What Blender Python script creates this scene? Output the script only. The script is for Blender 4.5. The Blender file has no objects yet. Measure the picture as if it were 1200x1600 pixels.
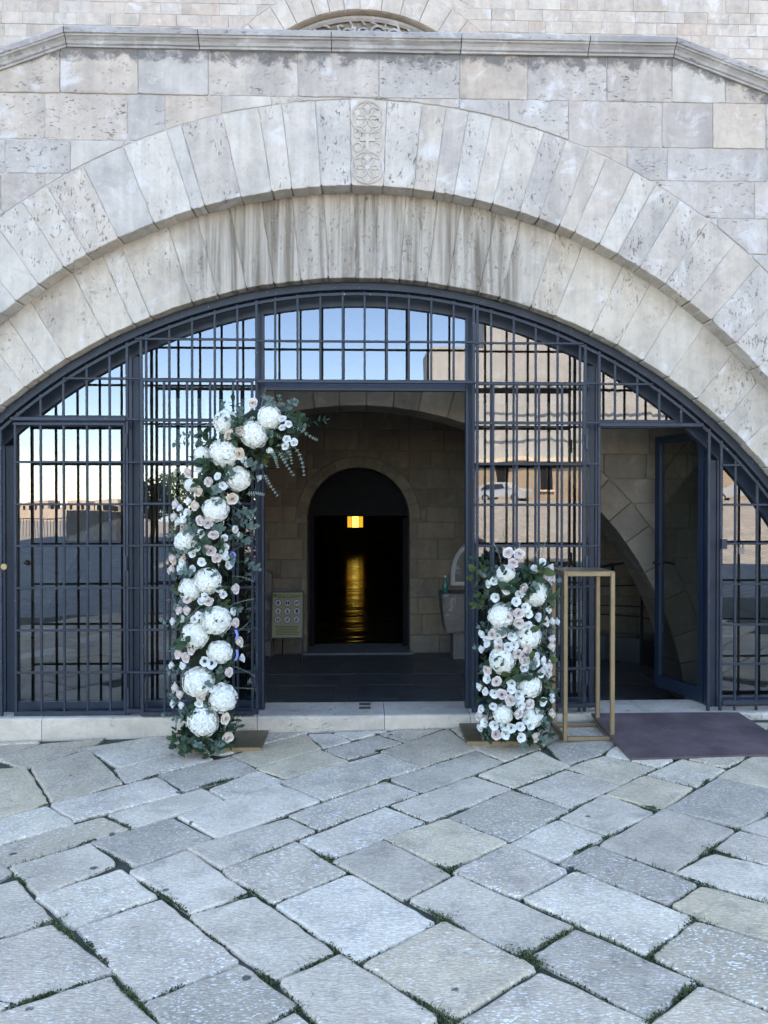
import bpy, bmesh, math, random
from mathutils import Vector, Matrix, noise
R = math.radians
random.seed(7)
sc = bpy.context.scene
COL = sc.collection

# ------------------------------------------------------------------ camera
F = 1180.0
CAM = Vector((0.02, -5.19, 1.6))
YAW, PITCH = R(1.6), math.atan(10/1180)
cd = bpy.data.cameras.new('camera'); cam = bpy.data.objects.new('camera', cd); COL.objects.link(cam)
cd.sensor_fit = 'VERTICAL'; cd.sensor_height = 36; cd.sensor_width = 27
cd.lens = F*36/1600; cd.clip_end = 3000; cd.clip_start = 0.05
cam.location = CAM; cam.rotation_euler = (R(90)-PITCH, 0, -YAW)
sc.camera = cam
# ------------------------------------------------------------------ sky, sun, exposure
SUN_EL, SUN_AZ = R(50), R(8)          # the sun stands behind the cathedral (+Y)
w = bpy.data.worlds.new('World'); sc.world = w; w.use_nodes = True
wn = w.node_tree.nodes; wl = w.node_tree.links
sky = wn.new('ShaderNodeTexSky'); sky.sky_type = 'NISHITA'; sky.sun_disc = False
sky.sun_elevation = SUN_EL; sky.sun_rotation = SUN_AZ
sky.air_density = 1.0; sky.altitude = 0; sky.dust_density = 0.0; sky.ozone_density = 8.0
wl.new(sky.outputs[0], wn['Background'].inputs[0]); wn['Background'].inputs[1].default_value = 0.13
sd = bpy.data.lights.new('sun', 'SUN'); sd.energy = 4.2; sd.angle = R(0.5); sd.color = (1, .975, .94)
sun = bpy.data.objects.new('sun', sd); COL.objects.link(sun)
sdir = Vector((math.sin(SUN_AZ)*math.cos(SUN_EL), math.cos(SUN_AZ)*math.cos(SUN_EL), math.sin(SUN_EL)))
sun.rotation_euler = (-sdir).to_track_quat('-Z', 'Y').to_euler(); sun.location = (0, 30, 40)
vs = sc.view_settings
vs.view_transform = 'Standard'; vs.look = 'None'; vs.gamma = 1; vs.use_curve_mapping = False
vs.exposure = 3.06
vs.use_white_balance = True; vs.white_balance_temperature = 8500; vs.white_balance_tint = 17
sc.cycles.use_denoising = True
sc.cycles.max_bounces = 10; sc.cycles.diffuse_bounces = 5; sc.cycles.glossy_bounces = 5
sc.cycles.transparent_max_bounces = 16; sc.cycles.sample_clamp_indirect = 6
sc.cycles.caustics_reflective = True; sc.cycles.caustics_refractive = False

# ------------------------------------------------------------------ pixel -> place helpers
fw = Vector((math.sin(YAW)*math.cos(PITCH), math.cos(YAW)*math.cos(PITCH), -math.sin(PITCH)))
rt = Vector((math.cos(YAW), -math.sin(YAW), 0)); up = rt.cross(fw)
def ray(px, py): return fw + rt*((px-600)/F) + up*((800-py)/F)
def at(px, py, Y):
    d = ray(px, py); return CAM + d*((Y-CAM.y)/d.y)
GX = 0.022
def gz(x): return GX*max(-6, min(6, x))
def ground(px, py, dz=0.0):
    d = ray(px, py)       # z = GX*x + dz
    t = (GX*CAM.x + dz - CAM.z)/(d.z - GX*d.x)
    return CAM + d*t
def proj(p):
    v = Vector(p)-CAM; z = v.dot(fw)
    if z < .05: return None
    return 600+F*v.dot(rt)/z, 800-F*v.dot(up)/z
def X(px, Y, py=700): return at(px, py, Y).x
def Z(py, Y, px=600): return at(px, py, Y).z

# ------------------------------------------------------------------ object helpers
def tag(o, label=None, cat=None, group=None, kind=None):
    if label: o['label'] = label
    if cat: o['category'] = cat
    if group: o['group'] = group
    if kind: o['kind'] = kind
    return o
def empty(name, loc=(0,0,0)):
    o = bpy.data.objects.new(name, None); COL.objects.link(o); o.location = loc; o.empty_display_size = .1
    return o
def link(name, me, parent=None, mat=None):
    o = bpy.data.objects.new(name, me); COL.objects.link(o)
    if mat is not None and len(me.materials) == 0: me.materials.append(mat)
    if parent is not None:
        o.parent = parent
        if parent.type == 'EMPTY': o.matrix_parent_inverse = Matrix.Translation(-parent.location)
    return o
def mesh(name, vs_, fs_, smooth=False, fix=True):
    me = bpy.data.meshes.new(name)
    me.from_pydata([tuple(v) for v in vs_], [], fs_)
    if fix:
        bm = bmesh.new(); bm.from_mesh(me)
        bmesh.ops.recalc_face_normals(bm, faces=bm.faces); bm.to_mesh(me); bm.free()
    if smooth: me.polygons.foreach_set('use_smooth', [True]*len(me.polygons))
    me.update(); return me
class MB:
    def __init__(s): s.v, s.f = [], []
    def box(s, a, b):
        x0,y0,z0 = a; x1,y1,z1 = b; n = len(s.v)
        s.v += [(x0,y0,z0),(x1,y0,z0),(x1,y1,z0),(x0,y1,z0),(x0,y0,z1),(x1,y0,z1),(x1,y1,z1),(x0,y1,z1)]
        s.f += [tuple(n+i for i in q) for q in ((0,3,2,1),(4,5,6,7),(0,1,5,4),(1,2,6,5),(2,3,7,6),(3,0,4,7))]
        return s
    def tube(s, pts, r, n=6, cap=True, r1=None):
        pts = [Vector(p) for p in pts]; base = len(s.v); k = len(pts)
        for i, p in enumerate(pts):
            d = (pts[min(i+1, k-1)]-pts[max(i-1, 0)]).normalized()
            a = d.orthogonal().normalized() if i == 0 else (a - d*a.dot(d)).normalized()
            b = d.cross(a); rr = r if r1 is None else r+(r1-r)*i/(k-1)
            for j in range(n):
                t = 2*math.pi*j/n; s.v.append(p+(a*math.cos(t)+b*math.sin(t))*rr)
        for i in range(k-1):
            for j in range(n):
                s.f.append((base+i*n+j, base+i*n+(j+1)%n, base+(i+1)*n+(j+1)%n, base+(i+1)*n+j))
        if cap:
            s.f.append(tuple(base+j for j in reversed(range(n)))); s.f.append(tuple(base+(k-1)*n+j for j in range(n)))
        return s
    def prism(s, poly, y0, y1):            # poly in XZ, pushed through Y
        n = len(s.v); k = len(poly)
        s.v += [(p[0], y0, p[1]) for p in poly]+[(p[0], y1, p[1]) for p in poly]
        s.f.append(tuple(range(n, n+k))); s.f.append(tuple(range(n+2*k-1, n+k-1, -1)))
        for i in range(k): s.f.append((n+i, n+(i+1)%k, n+k+(i+1)%k, n+k+i))
        return s
    def build(s, name, mat, parent=None, smooth=False):
        return link(name, mesh(name, s.v, s.f, smooth), parent, mat)

def area2(p): return sum(p[i][0]*p[(i+1)%len(p)][1]-p[(i+1)%len(p)][0]*p[i][1] for i in range(len(p)))
def inset(poly, d):
    s = 1 if area2(poly) > 0 else -1; n = len(poly); out = []
    for i in range(n):
        a, b, c = Vector(poly[i-1]), Vector(poly[i]), Vector(poly[(i+1)%n])
        e1, e2 = (b-a), (c-b)
        if e1.length < 1e-9 or e2.length < 1e-9: out.append(tuple(b)); continue
        e1.normalize(); e2.normalize()
        n1, n2 = Vector((-e1.y, e1.x))*s, Vector((-e2.y, e2.x))*s
        m = n1+n2
        if m.length < .3: m = n1
        m.normalize(); k = d/max(.45, m.dot(n1)); out.append(tuple(b+m*k))
    return out
def rough(poly, seg, jit, cut=0.0):
    out = []; n = len(poly)
    for i in range(n):
        a, b = Vector(poly[i]), Vector(poly[(i+1)%n]); L = (b-a).length
        if L < 1e-6: continue
        d = (b-a)/L; nn = Vector((-d.y, d.x)); k = max(1, int(L/seg))
        c0 = min(cut*random.uniform(.3, 1.3), L*.25)
        ts = [c0/L]+[j/k for j in range(1, k)]+[1-min(cut*random.uniform(.3, 1.3), L*.25)/L] if cut > 0 else [j/k for j in range(k)]
        for t in ts: out.append(tuple(a+d*(t*L)+nn*random.uniform(-jit, jit)))
    return out
def stone_mesh(name, poly, front, back, ch=.006, to=None):
    """a dressed block: poly in (u,v), chamfered front face; to maps (u,v,depth) to a place"""
    if to is None: to = lambda u, v, d: (u, d, v)
    k = len(poly); inn = inset(poly, ch); s = 1 if back > front else -1
    V = [to(p[0], p[1], back) for p in poly]+[to(p[0], p[1], front+s*ch*.8) for p in poly]+[to(p[0], p[1], front) for p in inn]
    Fs = [tuple(range(2*k, 3*k))]
    for r_ in (0, 1):
        for i in range(k): Fs.append((r_*k+i, r_*k+(i+1)%k, (r_+1)*k+(i+1)%k, (r_+1)*k+i))
    return mesh(name, V, Fs)
def strip_poly(x0, x1, zb, zt, bot=None, top=None, n=10):
    """outline of a block x0..x1, zb..zt, kept above bot(x) and below top(x)"""
    N = 24; xs = [x0+(x1-x0)*i/N for i in range(N+1)]
    lo = [max(zb, bot(x)) if bot else zb for x in xs]; hi = [min(zt, top(x)) if top else zt for x in xs]
    ok = [h-l > .012 for l, h in zip(lo, hi)]
    if not any(ok): return None
    i0 = ok.index(True); i1 = N-ok[::-1].index(True)
    if i1-i0 < 2: return None
    L = [(xs[i], lo[i]) for i in range(i0, i1+1)]; H = [(xs[i], hi[i]) for i in range(i1, i0-1, -1)]
    def simp(c):
        out = [c[0]]
        for i in range(1, len(c)-1):
            a, b, d = Vector(out[-1]), Vector(c[i]), Vector(c[i+1])
            if abs((b-a).normalized().cross((d-b).normalized())) > .012: out.append(c[i])
        return out+[c[-1]]
    return simp(L)+simp(H)

# ------------------------------------------------------------------ materials
def new_mat(name):
    m = bpy.data.materials.new(name); m.use_nodes = True
    nt = m.node_tree; b = nt.nodes['Principled BSDF']
    return m, nt, b
class NT:
    def __init__(s, nt): s.nt = nt
    def n(s, t, **k):
        x = s.nt.nodes.new(t)
        for a, v in k.items(): setattr(x, a, v)
        return x
    def l(s, a, b): s.nt.links.new(a, b)
    def noise(s, vec, scale, detail=4, rough=.55, dist=0):
        x = s.n('ShaderNodeTexNoise'); s.l(vec, x.inputs['Vector'])
        x.inputs['Scale'].default_value = scale; x.inputs['Detail'].default_value = detail
        x.inputs['Roughness'].default_value = rough; x.inputs['Distortion'].default_value = dist
        return x.outputs['Fac']
    def voro(s, vec, scale, rnd=1, feature='F1', out='Distance'):
        x = s.n('ShaderNodeTexVoronoi', feature=feature); s.l(vec, x.inputs['Vector'])
        x.inputs['Scale'].default_value = scale; x.inputs['Randomness'].default_value = rnd
        return x.outputs[out]
    def ramp(s, fac, stops):
        x = s.n('ShaderNodeValToRGB'); s.l(fac, x.inputs[0]); e = x.color_ramp.elements
        while len(e) < len(stops): e.new(.5)
        for i, (p, c) in enumerate(stops):
            e[i].position = p
            e[i].color = (c, c, c, 1) if isinstance(c, (int, float)) else (*c, 1)
        return x.outputs[0]
    def mix(s, fac, a, b, mode='MIX'):
        x = s.n('ShaderNodeMix', data_type='RGBA', blend_type=mode)
        for v, i in ((fac, 0), (a, 6), (b, 7)):
            if isinstance(v, (int, float)): x.inputs[i].default_value = v if i == 0 else (v, v, v, 1)
            elif isinstance(v, tuple): x.inputs[i].default_value = (*v, 1)
            else: s.l(v, x.inputs[i])
        return x.outputs[2]
    def math(s, op, a, b=None):
        x = s.n('ShaderNodeMath', operation=op)
        for i, v in enumerate((a, b)):
            if v is None: continue
            if isinstance(v, (int, float)): x.inputs[i].default_value = v
            else: s.l(v, x.inputs[i])
        return x.outputs[0]
    def coords(s, scale=(1,1,1), rnd=0.0, rot=(0,0,0)):
        g = s.n('ShaderNodeNewGeometry'); vec = g.outputs['Position']
        oi = s.n('ShaderNodeObjectInfo')
        if rnd:
            mu = s.n('ShaderNodeVectorMath', operation='ADD'); s.l(vec, mu.inputs[0])
            sm = s.n('ShaderNodeMath', operation='MULTIPLY'); s.l(oi.outputs['Random'], sm.inputs[0]); sm.inputs[1].default_value = rnd
            s.l(sm.outputs[0], mu.inputs[1]); vec = mu.outputs[0]
        mp = s.n('ShaderNodeMapping'); mp.inputs['Scale'].default_value = scale; mp.inputs['Rotation'].default_value = rot
        s.l(vec, mp.inputs['Vector'])
        return mp.outputs[0], oi.outputs['Random']
    def bump(s, h, strength, dist, nrm=None):
        x = s.n('ShaderNodeBump'); x.inputs['Strength'].default_value = strength; x.inputs['Distance'].default_value = dist
        s.l(h, x.inputs['Height'])
        if nrm is not None: s.l(nrm, x.inputs['Normal'])
        return x.outputs[0]
def limestone(name, tints, pit=(1,1,2.6), pits=.5, streak=(5,5,.5), dark=.0, stain=None, bump=.5, fine=1.0, pale_amt=.55):
    m, nt, b = new_mat(name); t = NT(nt)
    v, rnd = t.coords(rnd=23.7)
    vp, _ = t.coords(pit, rnd=23.7); vst, _ = t.coords(streak, rnd=9.1)
    tints = [(c[0]*1.05, c[1]*1.0, c[2]*.93) for c in tints]
    k = len(tints); col = t.ramp(rnd, [((i+.5)/k, c) for i, c in enumerate(tints)])
    big = t.noise(v, 2.3, 5, .6); col = t.mix(.85, col, t.ramp(big, [(.3, (.74,.74,.77)), (.5, (.98,.96,.95)), (.7, (1.13,1.12,1.12))]), 'MULTIPLY')
    med = t.noise(v, 14*fine, 6, .65, .4); col = t.mix(.6, col, t.ramp(med, [(.3, .8), (.55, 1.02), (.75, 1.15)]), 'MULTIPLY')
    # pale calcite patches
    pale = t.ramp(t.noise(v, 5, 6, .62, .6), [(.56, 0.), (.68, 1.)]); col = t.mix(t.math('MULTIPLY', pale, pale_amt), col, (.60, .585, .555))
    st = t.noise(vst, 1.6, 4, .6); col = t.mix(.6, col, t.ramp(st, [(.32, .80), (.62, 1.07)]), 'MULTIPLY')
    # pits come in groups, and each block has more or fewer of them
    pd = t.math('ADD', t.noise(vp, 30*fine, 6, .72, .3), t.math('MULTIPLY', t.math('SUBTRACT', t.noise(vp, 9*fine, 3, .6), .5), .35))
    hole = t.ramp(pd, [(.605, 0.), (.655, 1.)])
    rr = t.math('FRACT', t.math('MULTIPLY', rnd, 7.31))
    area = t.math('ADD', t.noise(v, 4.2, 3, .6), t.math('MULTIPLY', t.math('SUBTRACT', rr, .5), .35))
    msk = t.ramp(area, [(.42, 0.), (.60, 1.)])
    hole = t.math('MULTIPLY', hole, msk)
    col = t.mix(t.math('MULTIPLY', hole, pits), col, (.07, .065, .06))
    if stain: col = stain(t, col, v)
    t.l(col, b.inputs['Base Color']); b.inputs['Roughness'].default_value = .85
    b.inputs['Specular IOR Level'].default_value = .25
    h = t.math('SUBTRACT', t.math('MULTIPLY', t.noise(v, 45*fine, 8, .7), .5), t.math('MULTIPLY', hole, 1.2))
    h = t.math('ADD', h, t.math('MULTIPLY', med, .8))
    t.l(t.bump(h, bump, .012), b.inputs['Normal'])
    return m
CREAM_ = [(.43,.375,.315), (.40,.37,.34), (.46,.43,.385), (.35,.345,.34), (.47,.395,.325), (.49,.465,.42), (.41,.345,.30), (.38,.37,.35)]
def calm(L, k): m = [sum(c[i] for c in L)/len(L) for i in range(3)]; return [tuple(m[i]+(c[i]-m[i])*k for i in range(3)) for c in L]
CREAM = calm(CREAM_, .6)
def soot(t, col, v):      # dark growth that hangs below the parapet cap
    g = t.n('ShaderNodeNewGeometry'); sx = t.n('ShaderNodeSeparateXYZ'); t.l(g.outputs['Position'], sx.inputs[0])
    sl = t.math('MULTIPLY', t.math('MAXIMUM', t.math('SUBTRACT', t.math('ABSOLUTE', sx.outputs[0]), 2.2), 0), .36)
    h = t.math('SUBTRACT', 4.70, t.math('ADD', sx.outputs[2], sl))
    n1 = t.noise(g.outputs['Position'], 9, 6, .7, .4)
    d = t.math('SUBTRACT', h, t.math('MULTIPLY', t.math('SUBTRACT', n1, .42), .42))
    mr = t.n('ShaderNodeMapRange'); mr.inputs[1].default_value = .0; mr.inputs[2].default_value = .06; mr.inputs[3].default_value = .8; mr.inputs[4].default_value = 0; t.l(d, mr.inputs[0])
    return t.mix(mr.outputs[0], col, (.10,.095,.09))
def crown_stain(t, col, v):
    g = t.n('ShaderNodeNewGeometry'); sx = t.n('ShaderNodeSeparateXYZ'); t.l(g.outputs['Position'], sx.inputs[0])
    ax = t.math('ABSOLUTE', t.math('SUBTRACT', sx.outputs[0], .05))
    nz = t.noise(g.outputs['Position'], 3.0, 4, .6)
    d = t.math('ADD', ax, t.math('MULTIPLY', t.math('SUBTRACT', nz, .5), .7))
    msk = t.ramp(d, [(.0, 1.), (.0, 1.)]); 
    mr = t.n('ShaderNodeMapRange'); mr.inputs[1].default_value = 1.05; mr.inputs[2].default_value = 1.4
    mr.inputs[3].default_value = 1; mr.inputs[4].default_value = 0; t.l(d, mr.inputs[0])
    mp = t.n('ShaderNodeMapping'); mp.inputs['Scale'].default_value = (16, 1, .7); vv, _r = t.coords(rnd=13.0); t.l(vv, mp.inputs[0])
    s1 = t.ramp(t.noise(mp.outputs[0], 1.0, 6, .65, .5), [(.40, 0.), (.60, 1.)])
    c = t.mix(s1, (.125,.10,.072), (.37,.325,.265))
    s2 = t.ramp(t.noise(mp.outputs[0], .6, 3, .6), [(.45, 0.), (.7, 1.)])
    c = t.mix(s2, c, t.mix(.5, c, col))
    return t.mix(t.math('MULTIPLY', mr.outputs[0], .9), col, c)
M = {}
M['block'] = limestone('weathered_limestone', CREAM, pit=(1,1,2.2), pits=.7, stain=soot, bump=.7)
M['vouss'] = limestone('voussoir_limestone', calm([(.48,.45,.40),(.42,.385,.345),(.51,.485,.44),(.45,.395,.335),(.48,.46,.425),(.39,.365,.34),(.48,.42,.36),(.43,.42,.395)], .6),
                       pit=(2.2,1,1), pits=.6, streak=(9,1,.5), bump=.75)
M['inner'] = limestone('stained_voussoir_limestone', [(.47,.425,.36),(.50,.465,.41),(.44,.395,.33),(.48,.445,.39)], pit=(2,1,1), pits=.3, streak=(9,1,.5), stain=crown_stain, bump=.75)
M['facade'] = limestone('facade_limestone', [(.45,.405,.355),(.42,.375,.325),(.48,.445,.395),(.43,.365,.315),(.46,.43,.39)], pits=.3, bump=.3)
M['cap'] = limestone('weathered_cap_stone', [(.33,.325,.32),(.35,.34,.33),(.31,.305,.30)], pit=(.6,2,2), pits=.6, streak=(1.2,6,14))
M['kerb'] = limestone('worn_kerb_stone', [(.52,.465,.385),(.54,.49,.415),(.49,.435,.355)], pits=.6, streak=(2,2,4), bump=.8)
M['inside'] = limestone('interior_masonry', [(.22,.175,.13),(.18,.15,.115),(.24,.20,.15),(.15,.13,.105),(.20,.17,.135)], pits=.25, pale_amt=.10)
M['carve'] = limestone('carved_limestone', [(.50,.485,.455)], pits=.15, bump=.3)
def mortar():
    m, nt, b = new_mat('lime_mortar'); t = NT(nt); v, r_ = t.coords()
    t.l(t.ramp(t.noise(v, 12, 6, .7), [(.3, (.34,.31,.275)), (.7, (.52,.485,.435))]), b.inputs['Base Color'])
    b.inputs['Roughness'].default_value = .95; t.l(t.bump(t.noise(v, 70, 5, .7), .6, .01), b.inputs['Normal']); return m
M['mortar'] = mortar()
def paving():
    m, nt, b = new_mat('pecked_paving_stone'); t = NT(nt); v, rnd = t.coords(rnd=31.3)
    tints = [(.55,.435,.30),(.62,.485,.305),(.57,.47,.35),(.43,.365,.28),(.64,.50,.305),(.67,.57,.43),(.55,.435,.325),(.75,.65,.51)]
    mt = [sum(c[i] for c in tints)/8 for i in range(3)]; lum = lambda c: sum(c)/sum(mt); tints = [tuple((.7*c[i]+.3*mt[i]*lum(c))*(1.04, 1.0, .95)[i] for i in range(3)) for c in tints]
    col = t.ramp(rnd, [((i+.5)/8, c) for i, c in enumerate(tints)])
    big = t.noise(v, 3.2, 5, .6, .3); col = t.mix(.8, col, t.ramp(big, [(.3, .72), (.7, 1.15)]), 'MULTIPLY')
    warm = t.ramp(t.noise(v, 2.1, 4, .6, .8), [(.55, 0.), (.72, 1.)]); col = t.mix(t.math('MULTIPLY', warm, .5), col, (.38,.29,.195))
    grime = t.ramp(t.noise(v, 7, 6, .7, .5), [(.52, 0.), (.74, 1.)]); col = t.mix(t.math('MULTIPLY', grime, .5), col, (.17,.15,.125))
    # pecked flecks: short pale chisel marks lying in one direction
    mp = t.n('ShaderNodeMapping'); mp.inputs['Scale'].default_value = (1.0, 2.3, 1); mp.inputs['Rotation'].default_value = (0, 0, .5); t.l(v, mp.inputs[0])
    wv = t.n('ShaderNodeVectorMath', operation='ADD'); t.l(mp.outputs[0], wv.inputs[0])
    nn = t.n('ShaderNodeTexNoise'); t.l(v, nn.inputs['Vector']); nn.inputs['Scale'].default_value = 22
    sc_ = t.n('ShaderNodeVectorMath', operation='SCALE'); t.l(nn.outputs['Color'], sc_.inputs[0]); sc_.inputs['Scale'].default_value = .05
    t.l(sc_.outputs[0], wv.inputs[1])
    vd = t.voro(wv.outputs[0], 50, 1); vc = t.voro(wv.outputs[0], 50, 1, 'F1', 'Color')
    sp_ = t.n('ShaderNodeSeparateColor'); t.l(vc, sp_.inputs[0])
    vdd = t.math('ADD', vd, t.math('MULTIPLY', sp_.outputs[0], .34))
    fl = t.ramp(vdd, [(.37, 1.), (.52, 0.)])
    cover = t.ramp(t.noise(v, 4.5, 5, .65), [(.34, .2), (.56, 1.)])
    fl = t.math('MULTIPLY', t.math('MULTIPLY', fl, cover), t.ramp(t.math('FRACT', t.math('MULTIPLY', rnd, 5.77)), [(.1, .25), (.8, 1.)]))
    col = t.mix(t.math('MULTIPLY', fl, .8), col, (.95,.90,.80))
    fine = t.noise(v, 60, 8, .7); col = t.mix(.8, col, t.ramp(fine, [(.3, .68), (.7, 1.25)]), 'MULTIPLY')
    # trodden gum and lichen spots
    sp = t.math('ADD', t.voro(v, 3.4, 1), t.math('MULTIPLY', t.math('SUBTRACT', t.noise(v, 38, 3, .6), .5), .11))
    spot = t.ramp(sp, [(.045, 1.), (.06, 0.)]); col = t.mix(t.math('MULTIPLY', spot, .85), col, (.045,.045,.05))
    t.l(col, b.inputs['Base Color']); b.inputs['Roughness'].default_value = .72; b.inputs['Specular IOR Level'].default_value = .3
    h = t.math('ADD', t.math('MULTIPLY', vd, 1.2), t.math('ADD', t.math('MULTIPLY', t.noise(v, 18, 6, .65), 1.3), t.math('MULTIPLY', fine, .5)))
    t.l(t.bump(h, .38, .008), b.inputs['Normal']); return m
M['paving'] = paving()
def far_paving():
    m, nt, b = new_mat('plaza_stone'); t = NT(nt); v, _ = t.coords(rot=(0,0,R(45)))
    br = t.n('ShaderNodeTexBrick'); t.l(v, br.inputs['Vector']); br.inputs['Scale'].default_value = 1.4
    br.inputs['Color1'].default_value = (.34,.315,.275,1); br.inputs['Color2'].default_value = (.25,.235,.21,1); br.inputs['Mortar'].default_value = (.10,.10,.08,1)
    br.inputs['Mortar Size'].default_value = .018; br.offset = .37
    c = t.mix(.8, br.outputs[0], t.ramp(t.noise(v, .8, 6, .65), [(.3, .7), (.7, 1.15)]), 'MULTIPLY')
    t.l(c, b.inputs['Base Color']); b.inputs['Roughness'].default_value = .8
    t.l(t.bump(t.noise(v, 9, 6, .7), .5, .02), b.inputs['Normal']); return m
M['plaza'] = far_paving()
def soil():
    m, nt, b = new_mat('mossy_joint_soil'); t = NT(nt); v, _ = t.coords()
    c = t.ramp(t.noise(v, 9, 5, .65), [(.35, (.075,.068,.055)), (.52, (.065,.065,.042)), (.68, (.05,.065,.028))])
    t.l(c, b.inputs['Base Color']); b.inputs['Roughness'].default_value = 1; t.l(t.bump(t.noise(v, 80, 5, .7), .8, .012), b.inputs['Normal']); return m
M['soil'] = soil()
def simple(name, col, rough_=.5, metal=0, var=.25, scale=12, bump=0, spec=.5, trans=0):
    m, nt, b = new_mat(name); t = NT(nt); v, rnd = t.coords(rnd=5.3)
    n_ = t.noise(v, scale, 5, .6); c = t.mix(1, col, t.ramp(n_, [(.25, 1-var), (.75, 1+var)]), 'MULTIPLY')
    t.l(c, b.inputs['Base Color']); b.inputs['Roughness'].default_value = rough_; b.inputs['Metallic'].default_value = metal
    b.inputs['Specular IOR Level'].default_value = spec
    if bump: t.l(t.bump(t.noise(v, scale*5, 5, .6), bump, .006), b.inputs['Normal'])
    return m
def iron():
    m, nt, b = new_mat('chipped_navy_iron_paint'); t = NT(nt); v, _ = t.coords()
    c = t.ramp(t.noise(v, 7, 5, .6), [(.3, (.011,.017,.026)), (.7, (.020,.030,.042))])
    chip = t.ramp(t.noise(v, 55, 5, .7), [(.665, 0.), (.70, 1.)]); c = t.mix(t.math('MULTIPLY', chip, .85), c, (.42,.43,.45))
    rust = t.ramp(t.noise(v, 16, 5, .7, .5), [(.70, 0.), (.76, 1.)]); c = t.mix(t.math('MULTIPLY', rust, .6), c, (.07,.035,.022))
    t.l(c, b.inputs['Base Color']); b.inputs['Roughness'].default_value = .45; b.inputs['Specular IOR Level'].default_value = .35
    t.l(t.bump(t.noise(v, 90, 4, .6), .3, .003), b.inputs['Normal']); return m
M['iron'] = iron()
M['frame'] = simple('navy_steel_frame', (.011,.021,.036), .42, 0, .2, 6, 0, .4)
M['black'] = simple('black_metal', (.012,.013,.016), .45)
def glass(name, refl, tint):
    m = bpy.data.materials.new(name); m.use_nodes = True; nt = m.node_tree; nt.nodes.clear(); t = NT(nt)
    o = t.n('ShaderNodeOutputMaterial'); mx = t.n('ShaderNodeMixShader'); tr = t.n('ShaderNodeBsdfTransparent'); gl = t.n('ShaderNodeBsdfGlossy')
    tr.inputs[0].default_value = (*tint, 1); gl.inputs['Roughness'].default_value = 0.0; gl.inputs[0].default_value = (.96,.98,1,1)
    fr = t.n('ShaderNodeFresnel'); fr.inputs[0].default_value = 1.5
    v, rnd = t.coords(rnd=3.3)
    bp = t.bump(t.noise(v, 1.3, 2, .5), .08, .02); t.l(bp, gl.inputs['Normal'])
    fac = t.math('MINIMUM', t.math('ADD', t.math('MULTIPLY', fr.outputs[0], 1.0), refl), 1.0)
    ge = t.n('ShaderNodeNewGeometry'); fac = t.math('MULTIPLY', fac, t.math('SUBTRACT', 1.0, ge.outputs['Backfacing']))
    t.l(fac, mx.inputs[0]); t.l(tr.outputs[0], mx.inputs[1]); t.l(gl.outputs[0], mx.inputs[2]); t.l(mx.outputs[0], o.inputs[0])
    return m
M['glass'] = glass('reflective_window_glass', .125, (.62,.66,.68))
M['doorglass'] = glass('door_glass', .07, (.66,.70,.70))
M['gold'] = simple('brushed_gold_paint', (.24,.165,.085), .45, .3, .15, 20)
M['goldtop'] = simple('dull_gold_sheet', (.22,.17,.09), .35, .5, .25, 9)
M['plate'] = simple('bronze_base_plate', (.13,.095,.05), .45, .2, .3, 12)
M['ramp'] = simple('dark_plum_rubber', (.105,.068,.064), .7, 0, .5, 4, .4)
M['tile'] = simple('dark_floor_tile', (.10,.098,.092), .48, 0, .35, 5, .15)
M['grout'] = simple('pale_grout', (.16,.155,.14), .9)
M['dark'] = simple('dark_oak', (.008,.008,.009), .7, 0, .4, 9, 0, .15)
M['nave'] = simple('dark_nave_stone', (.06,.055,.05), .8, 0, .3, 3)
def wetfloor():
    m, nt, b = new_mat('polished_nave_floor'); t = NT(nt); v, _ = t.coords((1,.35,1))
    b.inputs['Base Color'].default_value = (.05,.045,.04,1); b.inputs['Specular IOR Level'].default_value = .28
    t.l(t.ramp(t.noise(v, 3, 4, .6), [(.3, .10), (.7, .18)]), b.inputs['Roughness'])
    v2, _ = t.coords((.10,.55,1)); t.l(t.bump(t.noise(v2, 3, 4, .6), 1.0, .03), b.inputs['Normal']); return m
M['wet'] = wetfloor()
def emit(name, col, s):
    m, nt, b = new_mat(name); b.inputs['Base Color'].default_value = (*col, 1)
    b.inputs['Emission Color'].default_value = (*col, 1); b.inputs['Emission Strength'].default_value = s; return m
M['glow'] = emit('lit_amber_window', (1,.55,.06), .12)
M['glow2'] = emit('lit_yellow_window', (1,.78,.16), .30)
def petal(name, col, col2, scale=30, heart=None):
    m, nt, b = new_mat(name); t = NT(nt); v, rnd = t.coords()
    c = t.mix(t.noise(v, scale, 3, .6), col, col2)
    if heart:
        tc = t.n('ShaderNodeTexCoord'); ln = t.n('ShaderNodeVectorMath', operation='LENGTH'); t.l(tc.outputs['Object'], ln.inputs[0])
        c = t.mix(t.ramp(ln.outputs['Value'], [(.25, 0.), (.95, 1.)]), heart, c)
    t.l(c, b.inputs['Base Color']); b.inputs['Roughness'].default_value = .6; b.inputs['Specular IOR Level'].default_value = .2
    tr = t.n('ShaderNodeBsdfTranslucent'); t.l(c, tr.inputs[0])
    mx = t.n('ShaderNodeMixShader'); mx.inputs[0].default_value = .22
    t.l(b.outputs[0], mx.inputs[1]); t.l(tr.outputs[0], mx.inputs[2]); t.l(mx.outputs[0], nt.nodes['Material Output'].inputs[0])
    return m
M['hyd'] = petal('white_hydrangea_petals', (.86,.84,.77), (.80,.79,.68), 22)
M['white'] = petal('white_petals', (.88,.88,.85), (.82,.83,.78))
M['blush'] = petal('blush_rose_petals', (.84,.76,.70), (.83,.79,.74), 18, (.80,.66,.58))
M['peach'] = petal('peach_rose_petals', (.84,.75,.63), (.83,.78,.69), 18, (.81,.65,.50))
M['centre'] = simple('green_flower_centre', (.10,.13,.03), .6)
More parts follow.
